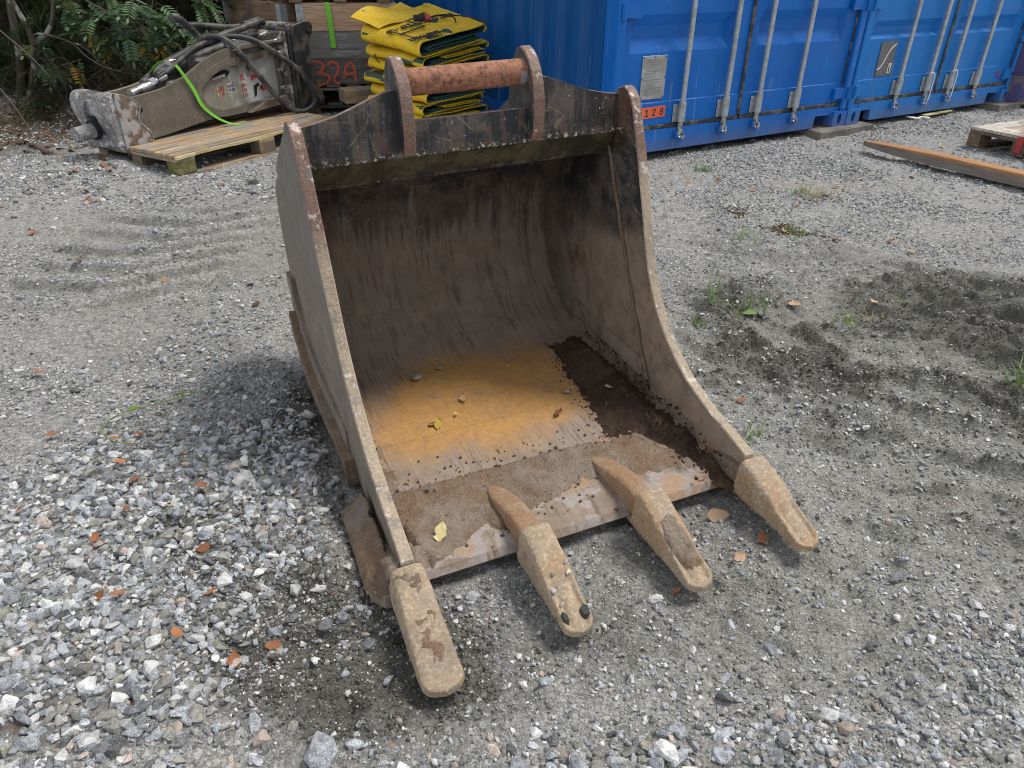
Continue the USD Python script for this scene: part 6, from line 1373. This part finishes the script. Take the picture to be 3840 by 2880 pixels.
# roots in the soil
RT = []
for _ in range(16):
    X, Y = LR.uniform(.28, .42), LR.uniform(.0, .7); p = bl(X, Y, .085 + .05 * float(sstep(np.array(X), .3, .44)))[:3]; e = p + np.append(LR.normal(0, .022, 2), LR.uniform(-.004, .012)); RT.append(tube(spline([p, (p + e) / 2 + LR.normal(0, .006, 3), e], 8), np.linspace(.0009, .0005, 8), 4, False))
single('roots', cat(*RT), M_twig, 'fine pale roots sticking out of the soil in the bucket', 'roots', kind='stuff')
# brown clods spilled beside the wing
brx = lambda x, y: (lambda X, Y: 5000 * (blob(X, Y, -.60, .30, .07, .07) + .5 * blob(X, Y, -.59, .05, .06, .18) + .6 * blob(X, Y, -.56, .62, .05, .2)))(*to_bucket(x, y))
crumbs('/World/brown_crumbs', brx, 60000, .003, .013, np.random.default_rng(33), M_bcrumb, (-1.2, .3, .9, 2.6))
meta(stage.GetPrimAtPath('/World/brown_crumbs'), 'reddish brown crumbs of clay spilled along the left side of the bucket', 'clay')

# noticeable rocks
def rock(x, y, s, mi, lab, flat=(1, .8, .6), sd=0, sink=.18):
    r = np.random.default_rng(300 + sd); m_ = stone_mesh(r, 18, flat); m_ = rough_up(subdiv((m_[0] * s, m_[1]), s * .3), s * .03, 1.2 / s, sd)
    single('rock', m_, SM[mi], lab, 'rock', smooth=25, T=(x, y, Hs(x, y) + s * sink), rz=r.uniform(0, 6.28))
for q, (x, y, s, mi, lab, fl_) in enumerate([(-.971, 1.249, .032, 3, 'tan crumbly brick fragment among the blue grey crushed stone', (1, .9, .8)), (-.581, .823, .055, 4, 'large dusty stone at the bottom left', (1, .7, .5)), (-.45, .789, .040, 3, 'light brown lump with rough surface near the bottom edge', (1, .9, .8)), (-.339, .756, .10, 0, 'big grey flat stone at the bottom edge', (1, .8, .3)), (-.426, 1.146, .055, 1, 'long pale stone on the dark earth left of the first tooth', (1, .45, .35)), (-.708, 1.492, .075, 1, 'large pale wedge shaped stone left of the bucket heel', (1, .7, .45)), (-.483, .989, .042, 3, 'pink stone fragment on the dark earth', (1, .8, .7)), (-.55, .948, .036, 3, 'small tan stone beside the dark earth', (1, .8, .5)), (-1.216, 1.821, .055, 1, 'pale stone by itself at the upper end of the crushed stone', (1, .7, .5)),
     (.282, .763, .058, 1, 'white angular stone at the bottom centre', (1, .8, .6)), (.234, 1.389, .040, 3, 'brown chip of stone just under the cutting edge', (1, .7, .3)), (.624, .81, .036, 3, 'rounded tan stone near the bottom right', (1, .9, .7)), (.768, 1.022, .045, 2, 'dark slate flake lying flat at lower right', (1, .4, .15)), (1.03, 1.115, .040, 1, 'white pebble near the right edge', (1, .7, .5)), (.903, 1.205, .085, 2, 'long dark slate piece at right', (1, .28, .12)), (.328, 1.137, .042, 1, 'pale speckled stone between second and third tooth tips', (1, .6, .5)), (-.30, 1.02, .045, 0, 'rounded blue grey stone beside the first tooth', (1, .8, .7)), (-.36, 1.06, .040, 2, 'rounded dark stone left of the first tooth', (1, .8, .7)), (-1.35, 4.35, .075, 4, 'dusty stone on the grit below the pallet', (1, .8, .6)), (-1.62, 4.46, .09, 4, 'larger pale stone beside the pallet side', (1, .9, .7)), (1.0, 2.62, .05, 4, 'flat grey stone among the grass blades right of the bucket', (1, .6, .4))]): rock(x, y, s, mi, lab, fl_, q)

# grass tufts
M_gr = leafmat('grass_green', (.10, .20, .03), (.20, .32, .07), .3); M_gd = leafmat('grass_dry', (.28, .22, .10), (.42, .34, .18), .3)
def tuft(x, y, n, h, lab, mat=None, spread=.03, lean=.6, dry=.0, seed=0):
    r = np.random.default_rng(500 + seed); t = []
    for _ in range(n):
        a = r.uniform(0, 6.28); d = np.array([math.cos(a), math.sin(a), 0]); o = np.append(r.normal(0, spread, 2), -.004); hh = h * r.uniform(.4, 1.1); l_ = lean * r.uniform(.2, 1.4); w = np.array([-d[1], d[0], 0]) * r.uniform(.0012, .0026)
        P_ = [o + d * hh * l_ * s_ ** 1.7 + np.array([0, 0, hh * (s_ - .35 * l_ * s_ * s_)]) for s_ in (0, .35, .7, 1)]
        v = np.array([P_[0] - w, P_[0] + w, P_[1] - w, P_[1] + w, P_[2] - w * .7, P_[2] + w * .7, P_[3]]); t.append((v, np.array([[0, 1, 3], [0, 3, 2], [2, 3, 5], [2, 5, 4], [4, 5, 6]])))
    if spread <= .035: t.append((np.array([(-spread, -spread, -.008), (spread, -spread, -.008), (spread, spread, -.008), (-spread, spread, -.008), (0, 0, .006)]), np.array([[0, 1, 4], [1, 2, 4], [2, 3, 4], [3, 0, 4]])))
    single('grass_tuft', cat(*t), mat or M_gr, lab, 'grass', T=(x, y, Hs(x, y)), kind='stuff' if spread > .035 else None)
for q, (x, y, n, h, lab, m_, sp__, ln) in enumerate([(1.274, 4.897, 60, .07, 'small bright green tuft near the first container', M_gr, .035, .5), (1.813, 4.293, 70, .14, 'dry straw tuft with spreading blades, largest on the gravel', M_gd, .05, 1.1), (1.75, 4.36, 30, .08, 'green blades at the back of the dry straw tuft', M_gr, .06, .7), (2.202, 4.515, 50, .06, 'flat dry tuft before the fork tine', M_gd, .09, .9), (1.45, 3.61, 50, .05, 'low green tuft at the end of the mossy patch', M_gr, .05, .7), (1.204, 3.541, 26, .08, 'thin green blades left of the mossy patch', M_gr, .06, .9), (.813, 2.674, 9, .13, 'tall single green blades close to the bucket', M_gr, .015, .35), (.862, 2.648, 22, .05, 'low creeping green grass beside the tall blades', M_gr, .05, 1.2), (.941, 2.623, 16, .12, 'thin tuft with long seed stalks right of the bucket', M_gr, .03, .6), (.733, 2.556, 28, .06, 'compact green tuft nearest the bucket side', M_gr, .02, .7), (1.329, 2.562, 16, .07, 'sparse blades on the clay between the ruts', M_gr, .03, .9), (1.448, 2.573, 22, .07, 'thin tuft on the rut edge', M_gd, .04, .9), (1.70, 2.055, 34, .09, 'green tuft at the right edge of the picture', M_gr, .03, .8), (.884, 2.551, 7, .08, 'two dry stalks hanging over the gravel streak', M_gd, .02, 1.2), (1.595, 2.694, 14, .06, 'small blades on top of the clay ridge', M_gr, .04, .8), (2.086, 2.842, 12, .07, 'few blades on the far clay ridge', M_gr, .04, .8), (.719, 1.773, 8, .07, 'lone pale green blades by the fourth tooth', M_gr, .012, .9), (4.00, 7.08, 60, .16, 'green tuft at the foot of the second container', M_gr, .05, .4), (2.35, 4.95, 40, .05, 'low green moss tuft beside the tip of the fork tine', M_gr, .09, .8)]): tuft(x, y, n, h, lab, m_, sp__, ln, seed=q)
b = B('brown_moss'); P = b.pos(); nn_ = b.noise(P, 60., 5., .7)
M_moss = b.done(b.pbsdf(base_color=b.mx(nn_, (.05, .032, .02), (.135, .095, .05)), roughness=.95, normal=b.bump(nn_, .006, 1.)))
crumbs('/World/moss_patch', lambda x, y: 42000 * blob(x, y, 1.40, 3.76, .23, .055, -1.02) * patch(x * 2.1, y * 2.1), 60000, .004, .017, np.random.default_rng(35), M_moss, (1.1, 1.7, 3.4, 4.1))
meta(stage.GetPrimAtPath('/World/moss_patch'), 'brown strip of dead mossy turf on the gravel right of the bucket', 'moss')
# creeping vine left of the bucket, small litter near the second container
vn = thing('creeping_vine', 'thin green creeper with two leaves over the crushed stone left of the bucket', 'creeper')
vp = [(-.95, 2.0), (-1.014, 1.964), (-1.127, 1.88), (-1.203, 1.827), (-1.215, 1.76), (-1.19, 1.71), (-1.13, 1.66), (-1.05, 1.65)]; vpz = [(x, y, Hs(x, y) + .022) for x, y in vp]
part(vn, 'stem', tube(spline(vpz, 50), .0016, 5), M_gr)
for (x, y, s) in ((-1.165, 1.845, .035), (-1.05, 1.935, .028)): part(vn, 'leaf', xf(DL[3], (x, y, Hs(x, y) + .032), rz=x * 7, s=s), M_gr, smooth=True)
for (x, y, x2, y2, w_, mat, lab) in ((3.68, 6.80, 4.05, 7.06, .045, M_woodl, 'yellow split stick lying before the second container'), (3.50, 6.74, 3.58, 6.66, .05, M_white, 'white scrap of plastic beside the yellow stick'), (3.60, 6.72, 3.66, 6.66, .04, M_white, 'smaller white scrap beside the yellow stick')):
    L_ = math.hypot(x2 - x, y2 - y); single('stick' if mat is M_woodl else 'plastic_scrap', rough_up(subdiv(box(0, L_, -w_ / 2, w_ / 2, 0, .012 if mat is M_woodl else .004, .002), .04), .004, 14, int(L_ * 90)), mat, lab, 'stick' if mat is M_woodl else 'scrap', T=(x, y, Hs(x, y) + .022), rz=math.atan2(y2 - y, x2 - x))
for q, (x, y, lab) in enumerate(((3.02, 6.28, 'thin grey twig stuck in the gravel before the second container'), (-.25, .86, 'short dry straw on the dark earth'))):
    single('twig', tube(spline([(0, 0, 0), (.03, .02, .05), (.05, .08, .03), (.14, .05, .01)], 14), .004 if q == 0 else .0012, 5), M_twig, lab, 'twig', T=(x, y, Hs(x, y) + .004), rz=q * 2.0)
